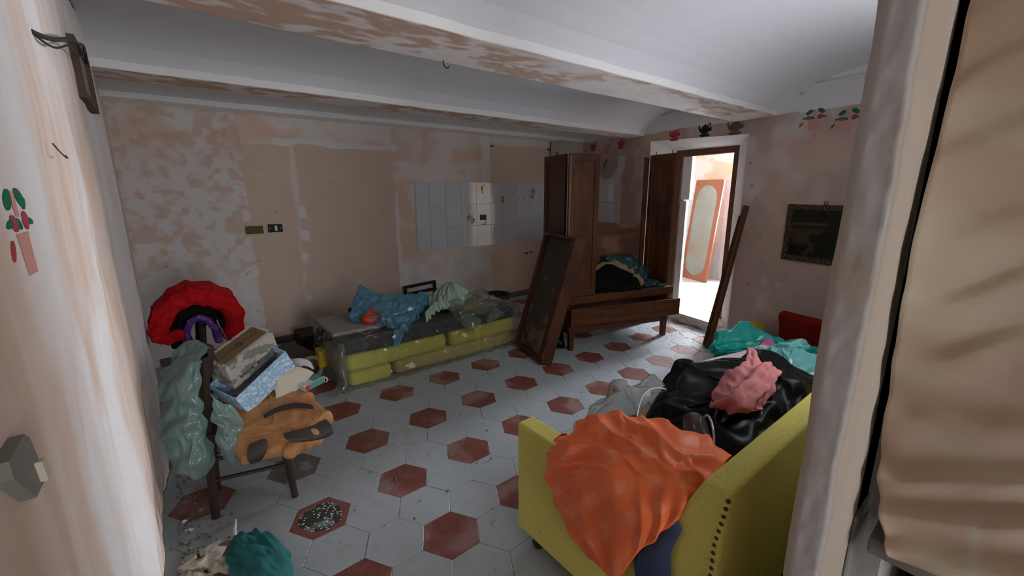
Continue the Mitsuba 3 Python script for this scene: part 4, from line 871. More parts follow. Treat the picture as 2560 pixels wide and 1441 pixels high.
lid = add('lid', moved(box([-.002, -.002, h_ - .004], [l_ + .002, w_ + .002, h_], .001), MB1), 'damask_paper', t)
add('lid_panel', moved(box([.016, .018, h_], [l_ - .016, w_ - .018, h_ + .0006]), MB1), 'lid_brown', lid)
from shapely.geometry import Polygon as _Po, Point as _Pt
F1 = MB1 @ frame([0, -.0006, 0], [1.0, 0, 0], [0, 0, 1.0], [0, -1.0, 0]); F1[:3, 2] = -MB1[:3, 1]
band = _Po([(.045, .030), (.225, .030), (.225, .048), (.045, .048)]).union(_Pt(.135, .039).buffer(.0155))
def on_face(M, poly, t0, z=0.0): g = trimesh.creation.extrude_polygon(poly, t0, engine='earcut'); g.apply_translation([0, 0, z]); return moved(g, M)
bk = add('lettered_band', on_face(F1, band, .0006), 'band_mauve', t)
add('disc', on_face(F1, _Pt(.135, .039).buffer(.0115), .0003, .0006), 'letter_cream', bk)
def words_(s, hgt, x, y, M, mm, par, z=.0006, tgt=None):
    g = meshkit.text_mesh(s, hgt, .0004); w = g.bounds[1, 0] - g.bounds[0, 0]; k = (tgt / w) if tgt else 1.0
    g.apply_scale([k, 1, 1]); g.apply_translation([x - (g.bounds[0, 0] + g.bounds[1, 0]) / 2, y, z]); add('lettering', moved(g, M), mm, par)
words_('ALFONSI', .009, .084, .0345, F1, 'letter_cream', bk, tgt=.062); words_('LEVANTE', .009, .187, .0345, F1, 'letter_cream', bk, tgt=.062); words_('D', .012, .135, .033, F1, 'band_mauve', bk, .0010)
F2 = MB1 @ frame([0, 0, h_ + .0006], [1.0, 0, 0], [0, 1.0, 0])
words_('ALFONSI', .008, .075, w_ / 2 - .004, F2, 'print_brown', lid, .0002, .085); words_('LEVANTE', .008, .208, w_ / 2 - .004, F2, 'print_brown', lid, .0002, .085)
ring = _Pt(.142, w_ / 2).buffer(.016).difference(_Pt(.142, w_ / 2).buffer(.010)); add('emblem', on_face(F2, ring, .0005), 'print_brown', lid); words_('D', .010, .142, w_ / 2 - .005, F2, 'print_brown', lid, .0002)
# dark purse, tissue, green card box beside them
add('dark_purse', moved(trimesh.convex.convex_hull(np.array([[0, 0, 0], [.21, -.02, 0], [.20, .12, 0], [0, .13, 0], [.01, .01, .028], [.19, 0, .022], [.18, .11, .020], [.01, .12, .028]])), frame([.28, 2.40, .565], [.93, -.10, -.02], [.10, .93, .05])), 'purse_dark', label='flat dark purse with blotchy shine on the tan bag beneath the flowered box', cat='purse')
def purse(p, n, uv): return mix((0.028, 0.022, 0.022), (0.10, 0.085, 0.085), smoothstep(0.45, 0.65, fbm(p.x * 30, p.y * 30, p.z * 30, 3)))
mat('purse_dark', proc(purse), 0.4, 0.4)
M_, _ = sheet(np.array([[(.43, 2.62, .60), (.47, 2.61, .605), (.52, 2.58, .60)], [(.44, 2.58, .60), (.49, 2.56, .615), (.53, 2.53, .60)], [(.46, 2.53, .585), (.50, 2.52, .59), (.535, 2.49, .57)]]), 18, 18, 1.15, 60, .03, 51, 14., .0015)
add('crumpled_tissue', M_, 'paper_white', smooth=True, label='crumpled white tissue behind the dark purse on the chair', cat='tissue')
t = thing('small_carton', 'small flattened green and white carton with a red rose print, on the tan bag', 'carton')
mat('carton_green', (0.10, 0.27, 0.21), 0.5); mat('carton_red', (0.45, 0.06, 0.055), 0.5); mat('carton_pale', (0.50, 0.56, 0.52), 0.5)
MC = frame([.445, 2.30, .525], np.array([.90, .36, .05]) / .9706, np.array([-.36, .90, .02]) / .9695)
add('body', moved(box([0, 0, 0], [.125, .075, .035], .003), MC), 'carton_pale', t); add('green_side', moved(box([.03, -.001, .001], [.120, -.0001, .034]), MC), 'carton_green', t); add('green_top', moved(box([.06, .005, .035], [.122, .07, .0358]), MC), 'carton_green', t)
add('rose', on_face(MC @ frame([0, -.001, 0], [1, 0, 0], [0, 0, 1.0], [0, -1.0, 0]), _Po(ell(.018, .018, .017, .015)), .0006), 'carton_red', t); add('handle', moved(tube([[.126, .0, .03], [.138, -.005, .012], [.120, -.012, .002]], .003, 6), MC), 'paper_white', t)

# ------------------------------------------------------------------ stack of sofa cushions in clear plastic
t = thing('cushion_stack', 'stack of lime sofa cushions in clear crinkled plastic along the back wall', 'cushions')
def cushion(lo, hi, r, seed, amp=.012):
    lo, hi = np.array(lo, float), np.array(hi, float); pts = [(x, y, z, r) for x in (lo[0] + r, hi[0] - r) for y in (lo[1] + r, hi[1] - r) for z in (lo[2] + r, hi[2] - r)]
    m = hull_spheres([pts], .05, 2); V = np.array(m.vertices); N = np.array(m.vertex_normals); V += N * ((meshkit.fbm(V * 4, 3, seed) - .5) * amp * 2)[:, None]; m.vertices = V; return m
# (each cushion is a thing of its own; the plastic wrap is another)
labels.pop(t); COUNT['cushion_stack'] = 0
CG = 'sofa cushions stacked in plastic by the back wall'
for lo, hi, r, mm, lb in (((.97, 3.29, .0), (1.335, 3.92, .135), .045, 'cushion_lime', 'short lime cushion at the lower left end of the plastic-wrapped stack'),
                      ((1.36, 3.29, .0), (2.66, 3.92, .135), .045, 'cushion_tan', 'long mustard cushion lying at the bottom right of the plastic-wrapped stack'),
                      ((.95, 3.27, .135), (1.86, 3.93, .285), .05, 'cushion_lime', 'lime yellow cushion in the middle layer of the wrapped stack, left one'),
                      ((1.90, 3.28, .135), (2.68, 3.93, .285), .05, 'cushion_lime', 'lime yellow cushion in the middle layer of the wrapped stack, right one'),
                      ((.93, 3.28, .285), (2.66, 3.94, .405), .03, 'cushion_dark', 'long dark grey cushion on top of the wrapped stack, under the blue bag')):
    add('sofa_cushion', cushion(lo, hi, r, int(lo[0] * 100)), mm, smooth=True, label=lb, cat='cushion', group=CG)
g = [[(x, y, z, .03) for x in (.92, 2.68) for y in (3.265, 3.95) for z in (.028, .40)]]
m = blob(g, .028, 0, 1.16, 80, .03, 61, 9., .006, .15, 0, zmin=.001)
add('plastic_wrap', m, 'film_clear', smooth=12, label='clear crinkled plastic wrap around the stack of sofa cushions', cat='plastic wrap')
m2, _ = sheet(np.array([[(.86, 3.40, .40), (.84, 3.36, .30), (.86, 3.30, .20), (.87, 3.27, .10), (.80, 3.25, .03)], [(.90, 3.31, .40), (.885, 3.27, .30), (.89, 3.25, .2), (.90, 3.21, .10), (.84, 3.20, .03)], [(.94, 3.27, .39), (.935, 3.25, .3), (.93, 3.24, .2), (.93, 3.22, .12), (.90, 3.20, .10)]]), 16, 30, 1.1, 60, .04, 63, 9., .0015)
add('plastic_tail', m2, 'film_grey', 'plastic_wrap', smooth=True)
add('grey_foam_sheet', cushion((.90, 3.40, .415), (1.32, 3.95, .455), .018, 5, .01), 'foam_grey', smooth=True, label='folded pale grey foam sheet on the left end of the wrapped cushion stack', cat='foam sheet')
mat('foam_grey', (0.25, 0.23, 0.21), 0.9, 0.1)
m, _ = sheet(np.array([[(2.40, 3.96, .47), (2.55, 3.95, .46), (2.70, 3.90, .43)], [(2.42, 3.75, .45), (2.60, 3.70, .44), (2.76, 3.66, .38)], [(2.62, 3.50, .43), (2.70, 3.42, .40), (2.80, 3.40, .32)], [(2.70, 3.28, .40), (2.735, 3.26, .33), (2.77, 3.26, .26)]]), 26, 22, 1.08, 60, .04, 65, 8., .002)
add('white_plastic_sheet', m, 'film_milk', smooth=True, label='milky white plastic sheet over the right end of the cushion stack', cat='plastic sheet')
film('film_milk', (.8, .8, .84), (.60, .60, .66), .7, .25, .7)
# blue bag with something red in it
t = thing('blue_plastic_bag', 'shiny translucent blue plastic bag with a red bundle in it on the cushion stack', 'plastic bag')
g = [[(1.20, 3.62, .50, .07), (1.30, 3.85, .60, .05), (1.50, 3.70, .52, .09), (1.34, 3.42, .48, .06)], [(1.50, 3.70, .52, .09), (1.78, 3.66, .52, .075), (1.62, 3.45, .47, .05), (1.34, 3.42, .48, .06)], [(1.34, 3.95, .68, .018), (1.30, 3.85, .60, .045), (1.42, 3.8, .58, .05)], [(1.36, 3.42, .47, .06), (1.43, 3.30, .40, .055), (1.55, 3.40, .47, .05)], [(1.43, 3.30, .40, .05), (1.335, 3.20, .31, .015)], [(1.78, 3.66, .52, .06), (1.92, 3.78, .52, .03)]]
def off_stack(V):
    i = (V[:, 1] > 3.25) & (V[:, 2] < .425); V[i, 2] = .425; return V
m = blob(g, .022, 3, 1.30, 100, .014, 71, 10., .009, .15, 0, push=off_stack); add('skin', m, 'film_blue', t, smooth=22)
add('red_bundle', blob([[(1.22, 3.50, .49, .05), (1.33, 3.46, .48, .055), (1.27, 3.52, .53, .04)]], .018, 4, 1.1, 50, .03, 72, 12.), 'tomato', label='tomato red bundle seen through the blue plastic bag', cat='bundle', smooth=True)
# ruffled pale green cloth and clear bag
def ruffle(c, rx, ry, h, n=7, seed=0):
    t0 = np.linspace(0, 1, 26); th = np.linspace(0, 2 * PI, 120); r = np.random.default_rng(seed); P = []
    for k in t0: P.append(np.stack([c[0] + rx * (1 - k) ** .6 * np.cos(th) * (1 + .12 * k * np.sin(9 * th + 4 * k)), c[1] + ry * (1 - k) ** .6 * np.sin(th) * (1 + .1 * np.sin(7 * th)), c[2] + h * k + .02 * (1 - k) * np.sin(17 * th + 3 * np.sin(5 * th)) + .012 * np.sin(23 * th + 20 * k)], 1))
    V, F = grid_mesh(np.array(P)); return V, F
V_, F_ = ruffle((2.12, 3.62, .46), .24, .22, .20, seed=3); V_ = wrinkle(V_, F_, 1.22, 70, .03, .25, 81, noise_scale=12, kick=.006, push=off_stack)
t = thing('ruffled_cloth', 'heap of pale green ruffled cloth on the cushion stack beside the blue bag', 'cloth'); add('heap', thicken(V_, F_, .003), 'lace_green', t, smooth=True)
th = np.linspace(0, 1, 110); ed = spline([[1.64, 3.24, .435], [1.72, 3.30, .46], [1.84, 3.38, .48], [1.96, 3.40, .49], [2.10, 3.40, .49], [2.28, 3.43, .48]], 110)
fr = np.stack([ed + np.stack([0 * th, .016 * np.sin(46 * th), .010 * np.sin(70 * th + 2 * np.sin(15 * th))], 1), ed + np.stack([0 * th + .03, .06 + .02 * np.sin(40 * th), .035 + .01 * np.sin(50 * th)], 1), ed + np.stack([0 * th + .06, 0 * th + .14, .05 + 0 * th], 1)], 1)
add('frill', thicken(*loop(*grid_mesh(fr), 1), .004), 'lace_green', t, smooth=True)
t = thing('clear_plastic_bag', 'clear crumpled plastic bag with brown contents, hanging over the front of the cushion stack', 'plastic bag')
g = [[(2.05, 3.42, .47, .06), (2.42, 3.55, .50, .07), (2.38, 3.30, .45, .05), (2.0, 3.28, .44, .05)], [(2.0, 3.28, .42, .04), (2.15, 3.22, .36, .03), (2.08, 3.20, .30, .02)], [(2.38, 3.28, .42, .04), (2.44, 3.24, .37, .03), (2.28, 3.22, .33, .015)]]
add('skin', blob(g, .024, 3, 1.30, 100, .014, 83, 9., .008, .15, 0), 'film_sheer', t, smooth=22)
add('brown_contents', blob([[(2.12, 3.40, .455, .045), (2.36, 3.50, .49, .055), (2.33, 3.36, .45, .04)]], .025, 4, 1.1, 40, .03, 84, 9., zmin=.42), 'cloth_tan', t, smooth=True)
# small black frame and dark box against the back wall
t = thing('black_rack', 'small black wooden rack with a cross bar standing behind the cushion stack', 'rack')
MF = frame([2.17, 4.79, .012], [.995, .0, .05], [-.05, .06, .995])
for l, h in (([0, 0, 0], [.035, .41, .03]), ([.405, 0, 0], [.44, .41, .03]), ([.035, .375, 0], [.405, .41, .03]), ([.035, .285, 0], [.405, .32, .03])): add('bar', moved(box(l, h, .003), MF), 'black_plastic', t)
add('dark_box', moved(box([0, 0, 0], [.22, .12, .44], .006), frame([1.30, 4.05, 0], [.97, .24, 0], [-.24, .97, 0])), 'black_plastic', label='dark upright box half hidden between the blue bag and the back wall', cat='box')
# dim heap between the chairs and the stack
add('brown_bundle', blob([[(.60, 3.95, .09, .09), (.80, 3.85, .10, .10), (.72, 4.2, .10, .10)]], .03, 5, 1.1, 60, .03, 91, 6., zmin=.001), 'cloth_brown', smooth=True, label='dim brown cloth bundle on the floor between the chairs and the cushion stack', cat='bundle')
a = np.linspace(0, 2 * PI, 30); add('coiled_hose', tube(np.stack([.76 + .10 * np.cos(a), 3.62 + .04 * np.cos(a), .12 + .10 * np.sin(a)], 1), .016, 8, caps=False), 'foam_grey', label='pale ring of hose leaning on the brown bundle beside the cushion stack', cat='hose')
add('yellow_sponge', cushion((.83, 3.62, .10), (.91, 3.74, .26), .02, 8, .008), 'bag_yellow', smooth=True, label='yellow sponge squeezed against the left end of the cushion stack', cat='sponge')
add('black_shoe_box', box([.86, 4.30, 0], [1.06, 4.62, .19], .006), 'black_plastic', label='black box on the floor at the back wall, left of the cushion stack', cat='box')
# behind the leaning drawer
add('dark_bucket', moved(trimesh.creation.revolve(np.array([[0.0, 0.0], [.13, 0.0], [.165, .26], [.172, .27], [.160, .27], [.126, .012], [0, .012]]), sections=32), frame([3.18, 4.28, 0], [1.0, 0, 0], [0, 1.0, 0])), 'bucket_grey', smooth=40, label='dark grey plastic bucket on the floor behind the leaning drawer', cat='bucket')
mat('bucket_grey', (0.03, 0.034, 0.034), 0.45, 0.4)
add('black_bag', blob([[(2.86, 2.98, .09, .09), (3.02, 3.08, .12, .11), (2.93, 2.88, .04, .04)]], .025, 4, 1.12, 60, .03, 93, 10., zmin=.001), 'bin_bag_black', smooth=True, label='small black plastic bag on the floor between the leaning drawer and the wardrobe leg', cat='plastic bag')

# ------------------------------------------------------------------ in the wardrobe
def wp(s, d, z, r): q = W0 + WU * s + WV * d; return (q[0], q[1], z, r)
def above(z0):
    def f(V): V[:, 2] = np.maximum(V[:, 2], z0); return V
    return f
add('black_clothes', blob([[wp(.36, .18, .60, .10), wp(.60, .24, .66, .13), wp(.80, .20, .60, .10), wp(.60, .08, .56, .06)], [wp(.60, .04, .56, .04), wp(.82, .03, .54, .035), wp(.80, .10, .60, .07)]], .02, 5, 1.10, 70, .03, 95, 7., push=above(.552)), 'cloth_black', smooth=True, label='heap of black clothes lying in the bottom of the wardrobe', cat='clothes')
add('tan_cloth', blob([[wp(.48, .34, .66, .09), wp(.72, .36, .74, .10), wp(.88, .30, .68, .08)], [wp(.86, .12, .64, .05), wp(.90, .10, .60, .04)]], .02, 5, 1.10, 60, .03, 96, 7., push=above(.48)), 'cloth_tan', smooth=True, label='tan brown cloth behind the black clothes in the wardrobe', cat='cloth')
add('green_bin_bag', blob([[wp(.66, .36, .82, .05), wp(.92, .33, .80, .06), wp(1.05, .26, .66, .07), wp(1.02, .20, .56, .05)], [wp(1.02, .18, .57, .05), wp(1.10, .10, .57, .04), wp(.98, .10, .55, .03)], [wp(1.10, .10, .57, .035), wp(1.16, .02, .565, .012), wp(1.08, .02, .555, .01)]], .018, 4, 1.16, 90, .03, 97, 12., .006, .2, 0, push=above(.549)), 'bin_bag_green', smooth=True, label='shiny dark green bin bag inside the wardrobe at its right side', cat='plastic bag')
# ------------------------------------------------------------------ the lime sofa close by, and what lies on it
t = thing('lime_sofa', 'worn lime yellow felt sofa with a studded back edge, seen from its arm end', 'sofa')
def soft(pts, r, edge=.035): return hull_spheres([[(*p, r) for p in pts]], edge, 2)
rr = .014
def slab_pts(lo, hi): return [(x, y, z) for x in (lo[0] + rr, hi[0] - rr) for y in (lo[1] + rr, hi[1] - rr) for z in (lo[2] + rr, hi[2] - rr)]
add('arm', soft(slab_pts((1.035, .425, .09), (1.125, 1.262, .604)), rr), 'sofa_felt', t, smooth=True)
add('backrest', soft([(x, y, z) for x in (1.048, 2.74) for y, z in ((.407, .772), (.456, .775), (.432, .10), (.60, .10), (.535, .60))], rr), 'sofa_felt', t, smooth=True)
add('seat', soft(slab_pts((1.125, .56, .10), (2.75, 1.25, .36)), rr), 'sofa_felt', t, smooth=True)
for k in range(13):
    z = .765 - .0245 * k * 1.02; y = .394 + (.415 - .394) * (k / 6 if k < 7 else 1)
    add('stud', moved(trimesh.creation.icosphere(1, .0062), frame([1.036 - (0 if k < 7 else .001), y + .004, z], [1, 0, 0], [0, 1, 0])), 'stud', t)
for x, y in ((1.10, 1.19), (2.68, 1.19), (1.10, .50), (2.68, .50)): add('foot', moved(trimesh.creation.revolve(np.array([[0, 0], [.022, 0], [.028, .02], [.024, .05], [.036, .075], [.036, .10], [0, .10]]), sections=20), frame([x, y, 0], [1.0, 0, 0], [0, 1.0, 0])), 'chair_wood', t, smooth=40)
def on_sofa(V, e=.004):
    V = V.copy() if not V.flags.writeable else V
    # arm
    i = (V[:, 0] > 1.035 - e) & (V[:, 0] < 1.125 + e) & (V[:, 1] > .425 - e) & (V[:, 1] < 1.262 + e) & (V[:, 2] < .604 + e)
    a = V[i]; d = np.stack([a[:, 0] - 1.035 + e, .604 + e - a[:, 2], 1.262 + e - a[:, 1], 1.125 + e - a[:, 0] + .04], 1); k = d.argmin(1)
    a[k == 0, 0] = 1.035 - e; a[k == 1, 2] = .604 + e; a[k == 2, 1] = 1.262 + e; a[k == 3, 0] = 1.125 + e; V[i] = a
    i = (V[:, 1] < .60) & (V[:, 0] > 1.03) & (V[:, 2] < .785) & (V[:, 1] > .36)
    yb = .47 + (.78 - V[:, 2]) * .36 + e; j = i & (V[:, 1] < yb); V[j, 1] = yb[j]
    return V
ORANGE = [[[1.141, 1.075, 0.41], [1.218, 0.989, 0.5], [1.288, 0.92, 0.54], [1.341, 0.807, 0.54], [1.4, 0.704, 0.52], [1.459, 0.587, 0.48]], [[1.021, 1.015, 0.63], [1.098, 0.929, 0.72], [1.168, 0.86, 0.76], [1.221, 0.747, 0.76], [1.28, 0.644, 0.74], [1.339, 0.527, 0.7]], [[1.015, 1.046, 0.548], [1.011, 0.907, 0.68], [1.067, 0.797, 0.75], [1.083, 0.664, 0.78], [1.118, 0.568, 0.76], [1.184, 0.499, 0.72]], [[1.01, 1.055, 0.484], [1.0, 0.894, 0.613], [1.004, 0.754, 0.71], [1.025, 0.643, 0.74], [1.045, 0.543, 0.74], [1.102, 0.497, 0.7]], [[1.015, 1.025, 0.42], [0.99, 0.872, 0.542], [0.98, 0.738, 0.635], [1.004, 0.637, 0.67], [1.024, 0.545, 0.69], [1.062, 0.509, 0.67]], [[1.02, 0.996, 0.364], [1.0, 0.859, 0.448], [0.975, 0.721, 0.552], [0.98, 0.616, 0.605], [1.01, 0.551, 0.633], [1.032, 0.515, 0.645]], [[1.02, 0.941, 0.312], [1.01, 0.818, 0.372], [0.99, 0.711, 0.445], [0.985, 0.621, 0.528], [0.995, 0.569, 0.574], [1.02, 0.545, 0.601]], [[1.02, 0.839, 0.247], [1.015, 0.772, 0.27], [1.01, 0.708, 0.282], [1.01, 0.663, 0.376], [1.01, 0.62, 0.47], [1.02, 0.592, 0.521]]]
def orange_col(u, v, V):
    a, b = u * 5.5 + v * 2.2, v * 4.6 - u * 1.8
    st = (np.mod(a, 1) < .42).astype(float); s2 = (np.mod(b, 1) < .38).astype(float)
    k = np.clip(.55 * st * s2 + .28 * st + .12 * s2, 0, 1)[:, None]
    return (1 - k) * np.array([.84, .165, .050]) + k * np.array([.88, .250, .105])
def ridge(t): return (1 - np.abs(np.mod(t, 1) * 2 - 1)) ** 1.6
def n2(u, v, s): return meshkit.fbm(np.stack([u, v, u * 0 + s], -1), 3, s)
def orange_folds(u, v):
    up = np.clip((.52 - u) / .2, 0, 1) * np.clip(u / .12, 0, 1); w1 = n2(u * 3, v * 3, 3)
    a = .026 * up * ridge(u * 9 + 1.1 * np.sin(v * 5 + 1) + 2.2 * w1) * (.35 + n2(u * 4, v * 4, 5))
    a = a + .016 * up * ridge(v * 6 - u * 5 + 2 * w1) * (n2(u * 5, v * 5, 8) > .5)
    c = .5 + .9 * (1 - u) * (v - .45)
    lo = np.clip((u - .45) / .2, 0, 1)
    a = a + .016 * lo * ridge(v * 4.2 + .8 * (1 - u) * (v - .4) * 4 + 1.4 * n2(u * 1.5, v * 2, 9)) * np.clip(np.abs(v - .45) * 3.2, .15, 1)
    em = np.clip(v / .10, 0, 1) * np.clip((1 - v) / .10, 0, 1) * np.clip((1 - u) / .10, 0, 1)
    return a * (.15 + .85 * em) + .006 * np.clip((.10 - v) / .10, 0, 1) * np.sin(u * 30)
M_, c_ = sheet(np.array(ORANGE), 120, 96, 1.05, 90, .04, 101, 5., .003, .004, .7, 1, push=on_sofa, col=orange_col, disp=orange_folds)
add('orange_cloth', M_, 'satin_orange', smooth=True, color=c_, label='crumpled orange satin cloth with a faint check draped over the sofa arm', cat='cloth')
NAVY = [[[1.06, 0.60, 0.625], [1.07, 0.57, 0.63], [1.075, 0.55, 0.63], [1.08, 0.53, 0.62]], [[1.008, 0.568, 0.618], [1.011, 0.542, 0.622], [1.017, 0.523, 0.622], [1.03, 0.51, 0.62]], [[1.02, 0.585, 0.569], [1.015, 0.557, 0.585], [1.015, 0.531, 0.592], [1.025, 0.512, 0.594]], [[1.02, 0.614, 0.495], [1.01, 0.575, 0.521], [1.01, 0.549, 0.531], [1.02, 0.529, 0.535]], [[1.02, 0.645, 0.415], [1.01, 0.597, 0.447], [1.01, 0.56, 0.466], [1.02, 0.531, 0.478]], [[1.025, 0.648, 0.363], [1.015, 0.598, 0.38], [1.01, 0.554, 0.397], [1.02, 0.523, 0.395]], [[1.025, 0.640, 0.30], [1.015, 0.60, 0.29], [1.01, 0.555, 0.31], [1.02, 0.52, 0.32]]]
M_, _ = sheet(np.array(NAVY), 40, 20, 1.04, 60, .05, 103, 8., .003, .003, .7, 1, push=on_sofa)
add('navy_cloth', M_, 'cloth_navy', smooth=True, label='dusty navy blue cloth hanging over the sofa arm beside the orange one', cat='cloth')
# black bag on the seat with a pink garment on it
def on_seat(V):
    i = (V[:, 0] > 1.1) & (V[:, 0] < 2.76) & (V[:, 2] < .368) & (V[:, 1] < 1.26); V[i, 2] = .368
    j = (V[:, 1] < .62) & (V[:, 2] < .79); yb = .475 + (.785 - V[:, 2]) * .34; k = j & (V[:, 1] < yb); V[k, 1] = yb[k]
    return V
t = thing('black_plastic_bag', 'big black plastic bag lying on the sofa against its backrest, a pink garment on top', 'plastic bag')
g = [[(1.62, .84, .52, .15), (1.95, .98, .56, .14), (2.20, .74, .60, .16), (1.80, .66, .60, .14)], [(1.80, .66, .60, .14), (1.55, .64, .56, .13), (1.42, .70, .50, .12), (1.62, .84, .50, .14)], [(2.20, .76, .62, .15), (2.05, .66, .62, .14), (2.30, .62, .58, .10), (1.9, .62, .58, .10)], [(1.98, 1.02, .60, .10), (2.05, 1.08, .57, .04), (2.0, 1.11, .53, .02)]]
add('skin', blob(g, .03, 4, 1.18, 90, .02, 111, 6., .009, .35, 1, push=on_seat), 'bin_bag_black', t, smooth=True)
PINK = [[[2.033, 0.789, 0.79], [2.074, 0.775, 0.80], [2.041, 0.726, 0.79], [2.029, 0.695, 0.77]], [[1.899, 0.752, 0.8], [1.84, 0.681, 0.83], [1.872, 0.638, 0.83], [1.984, 0.627, 0.79]], [[1.77, 0.751, 0.78], [1.673, 0.641, 0.83], [1.738, 0.592, 0.82], [1.87, 0.597, 0.77]], [[1.629, 0.73, 0.75], [1.555, 0.616, 0.81], [1.621, 0.571, 0.79], [1.762, 0.584, 0.73]], [[1.62, 0.736, 0.71], [1.544, 0.648, 0.74], [1.575, 0.589, 0.74], [1.733, 0.584, 0.71]]]
t = thing('pink_garment', 'dusty pink garment with a little sequin patch, spread on the black plastic bag', 'garment')
M_, _ = sheet(np.array(PINK), 60, 48, 1.14, 100, .02, 113, 5., .004, .008, .6, 1, disp=lambda u, v: .030 * ridge(v * 2.3 + u * 1.6 + 1.5 * n2(u * 2, v * 2, 4)) * (.3 + n2(u * 3, v * 3, 6)) - .012); add('cloth', M_, 'cloth_pink', t, smooth=True)
V_ = np.array(M_.vertices); q = np.array([1.60, .655, .795]); near_ = V_[np.argsort(np.linalg.norm(V_ - q, axis=1))[:160:13]] 
add('sequins', cat_([moved(trimesh.creation.icosphere(1, .0035), frame(p + [-.001, -.001, .003], [1, 0, 0], [0, 1, 0])) for p in near_]), 'chrome', t, kind='stuff')
# clear plastic bag with black things in it
t = thing('clear_plastic_bag', 'clear plastic bag with a black article inside, lying behind the orange cloth on the sofa', 'plastic bag')
g = [[(1.40, 1.17, .45, .07), (1.62, 1.14, .52, .11), (1.86, .98, .50, .09), (1.55, .98, .48, .09)], [(1.40, 1.19, .44, .06), (1.34, 1.20, .42, .035)], [(1.62, 1.14, .52, .10), (1.74, 1.08, .56, .08), (1.84, .96, .52, .07)]]
add('skin', blob(g, .026, 4, 1.26, 100, .016, 121, 7., .008, .2, 0, push=on_seat), 'film_grey', t, smooth=25)
add('black_article', blob([[(1.42, 1.10, .43, .05), (1.60, 1.06, .45, .06), (1.55, .96, .44, .06)], [(1.68, .98, .50, .05), (1.82, .92, .52, .05), (1.74, .88, .48, .06)]], .025, 4, 1.08, 40, .03, 122, 8., push=on_seat), 'cloth_black', t, smooth=True)
e = spline([[1.48, .98, .58], [1.56, 1.02, .62], [1.68, 1.03, .645], [1.76, .96, .62], [1.70, .86, .60]], 30); add('bag_rim', tube(e, .0035, 6), 'film_milk', t)
a = np.linspace(-.4, PI + .3, 30); add('bag_handle', tube(np.stack([1.46 + .07 * np.cos(a) * .8, .66 + .05 * np.cos(a), .66 + .075 * np.sin(a)], 1), .004, 6), 'film_milk', t)
add('bag_corner', blob([[(1.44, .68, .64, .05), (1.52, .72, .62, .05), (1.47, .72, .68, .04)]], .02, 3, 1.12, 50, .03, 124, 10., push=on_seat), 'film_grey', t, smooth=True)
# pink and white packet, aqua bag, teal bag
def pw(u, v, V): k = np.clip((u - .80) / .05, 0, 1)[:, None]; return (1 - k) * np.array([.55, .47, .50]) + k * np.array([.36, .075, .21])
M_, c_ = sheet(np.array([[(2.02, 1.15, .46), (2.06, 1.08, .50), (2.10, 1.02, .50)], [(2.30, 1.22, .50), (2.34, 1.13, .56), (2.40, 1.06, .55)], [(2.56, 1.20, .50), (2.60, 1.11, .55), (2.64, 1.04, .53)], [(2.78, 1.10, .52), (2.80, 1.03, .575), (2.82, .97, .55)], [(2.90, 1.06, .545), (2.92, 1.01, .615), (2.95, .96, .57)]]), 60, 26, 1.06, 70, .04, 131, 6., .003, .004, .6, 1, col=pw)
add('pink_packet', M_, 'bag_pinkwhite', smooth=True, color=c_, label='white plastic packet with a magenta end, lying between the black bag and the teal bag', cat='packet')
add('aqua_plastic_bag', blob([[(2.42, .74, .50, .12), (2.66, .82, .56, .12), (2.70, .66, .54, .11)], [(2.66, .82, .62, .07), (2.74, .78, .665, .04)], [(2.50, .90, .58, .06), (2.60, .92, .60, .05)], [(2.3, .60, .48, .09), (2.6, .58, .48, .09), (2.42, .72, .50, .10)]], .028, 4, 1.28, 100, .016, 133, 7., .008, .2, 0, push=on_seat), 'film_aqua', smooth=25, label='pale aqua translucent plastic bag on the sofa behind the black bag', cat='plastic bag')
add('teal_plastic_bag', blob([[(3.30, 1.36, .16, .16), (3.55, 1.25, .16, .16), (3.45, 1.05, .20, .18), (3.28, 1.22, .26, .14)], [(3.22, 1.42, .44, .05), (3.36, 1.34, .50, .055), (3.34, 1.20, .42, .09), (3.12, 1.40, .40, .05)], [(3.30, 1.30, .26, .10), (3.45, 1.02, .40, .07), (3.60, .90, .36, .06)], [(3.40, 1.10, .44, .035), (3.30, .95, .44, .03), (3.18, .82, .45, .03)]], .03, 4, 1.28, 100, .016, 135, 6., .009, .2, 0, zmin=.001), 'bag_teal', smooth=25, label='bright teal plastic bag standing on the floor beyond the sofa', cat='plastic bag')
add('yellow_plastic_bag', blob([[(4.16, 1.66, .10, .09), (4.26, 1.62, .20, .08), (4.20, 1.60, .28, .05), (4.28, 1.58, .26, .05)]], .02, 4, 1.14, 70, .03, 137, 8., zmin=.001), 'bag_yellow', smooth=True, label='crumpled yellow plastic bag on the floor at the right wall, beside the door', cat='plastic bag')
add('white_plastic_bag', blob([[(4.22, 1.48, .10, .10), (4.26, 1.30, .12, .10), (4.20, 1.20, .08, .08), (4.16, 1.42, .18, .06)]], .025, 4, 1.14, 70, .03, 139, 8., zmin=.001), 'bag_white', smooth=True, label='off-white plastic bag on the floor between the yellow bag and the red cushion', cat='plastic bag')
add('white_plastic_bag', blob([[(4.14, 1.80, .05, .05), (4.02, 1.76, .06, .06), (4.05, 1.66, .05, .05)]], .02, 4, 1.14, 60, .03, 140, 8., zmin=.001), 'bag_white', smooth=True, label='flat greyish plastic bag on the floor in front of the yellow bag', cat='plastic bag')
add('red_cushion', cushion((0, -.05, 0), (.62, .05, .52), .045, 3, .015).apply_transform(frame([4.235, 1.32, .03], [-.21, -.95, .0], [.93, -.205, .30], [-.29, .06, .95])), 'velvet_red', smooth=True, label='dark red velvet cushion leaning on the right wall behind the pillar', cat='cushion')
t = thing('striped_ball', 'small orange and black ball on the teal bag', 'ball')
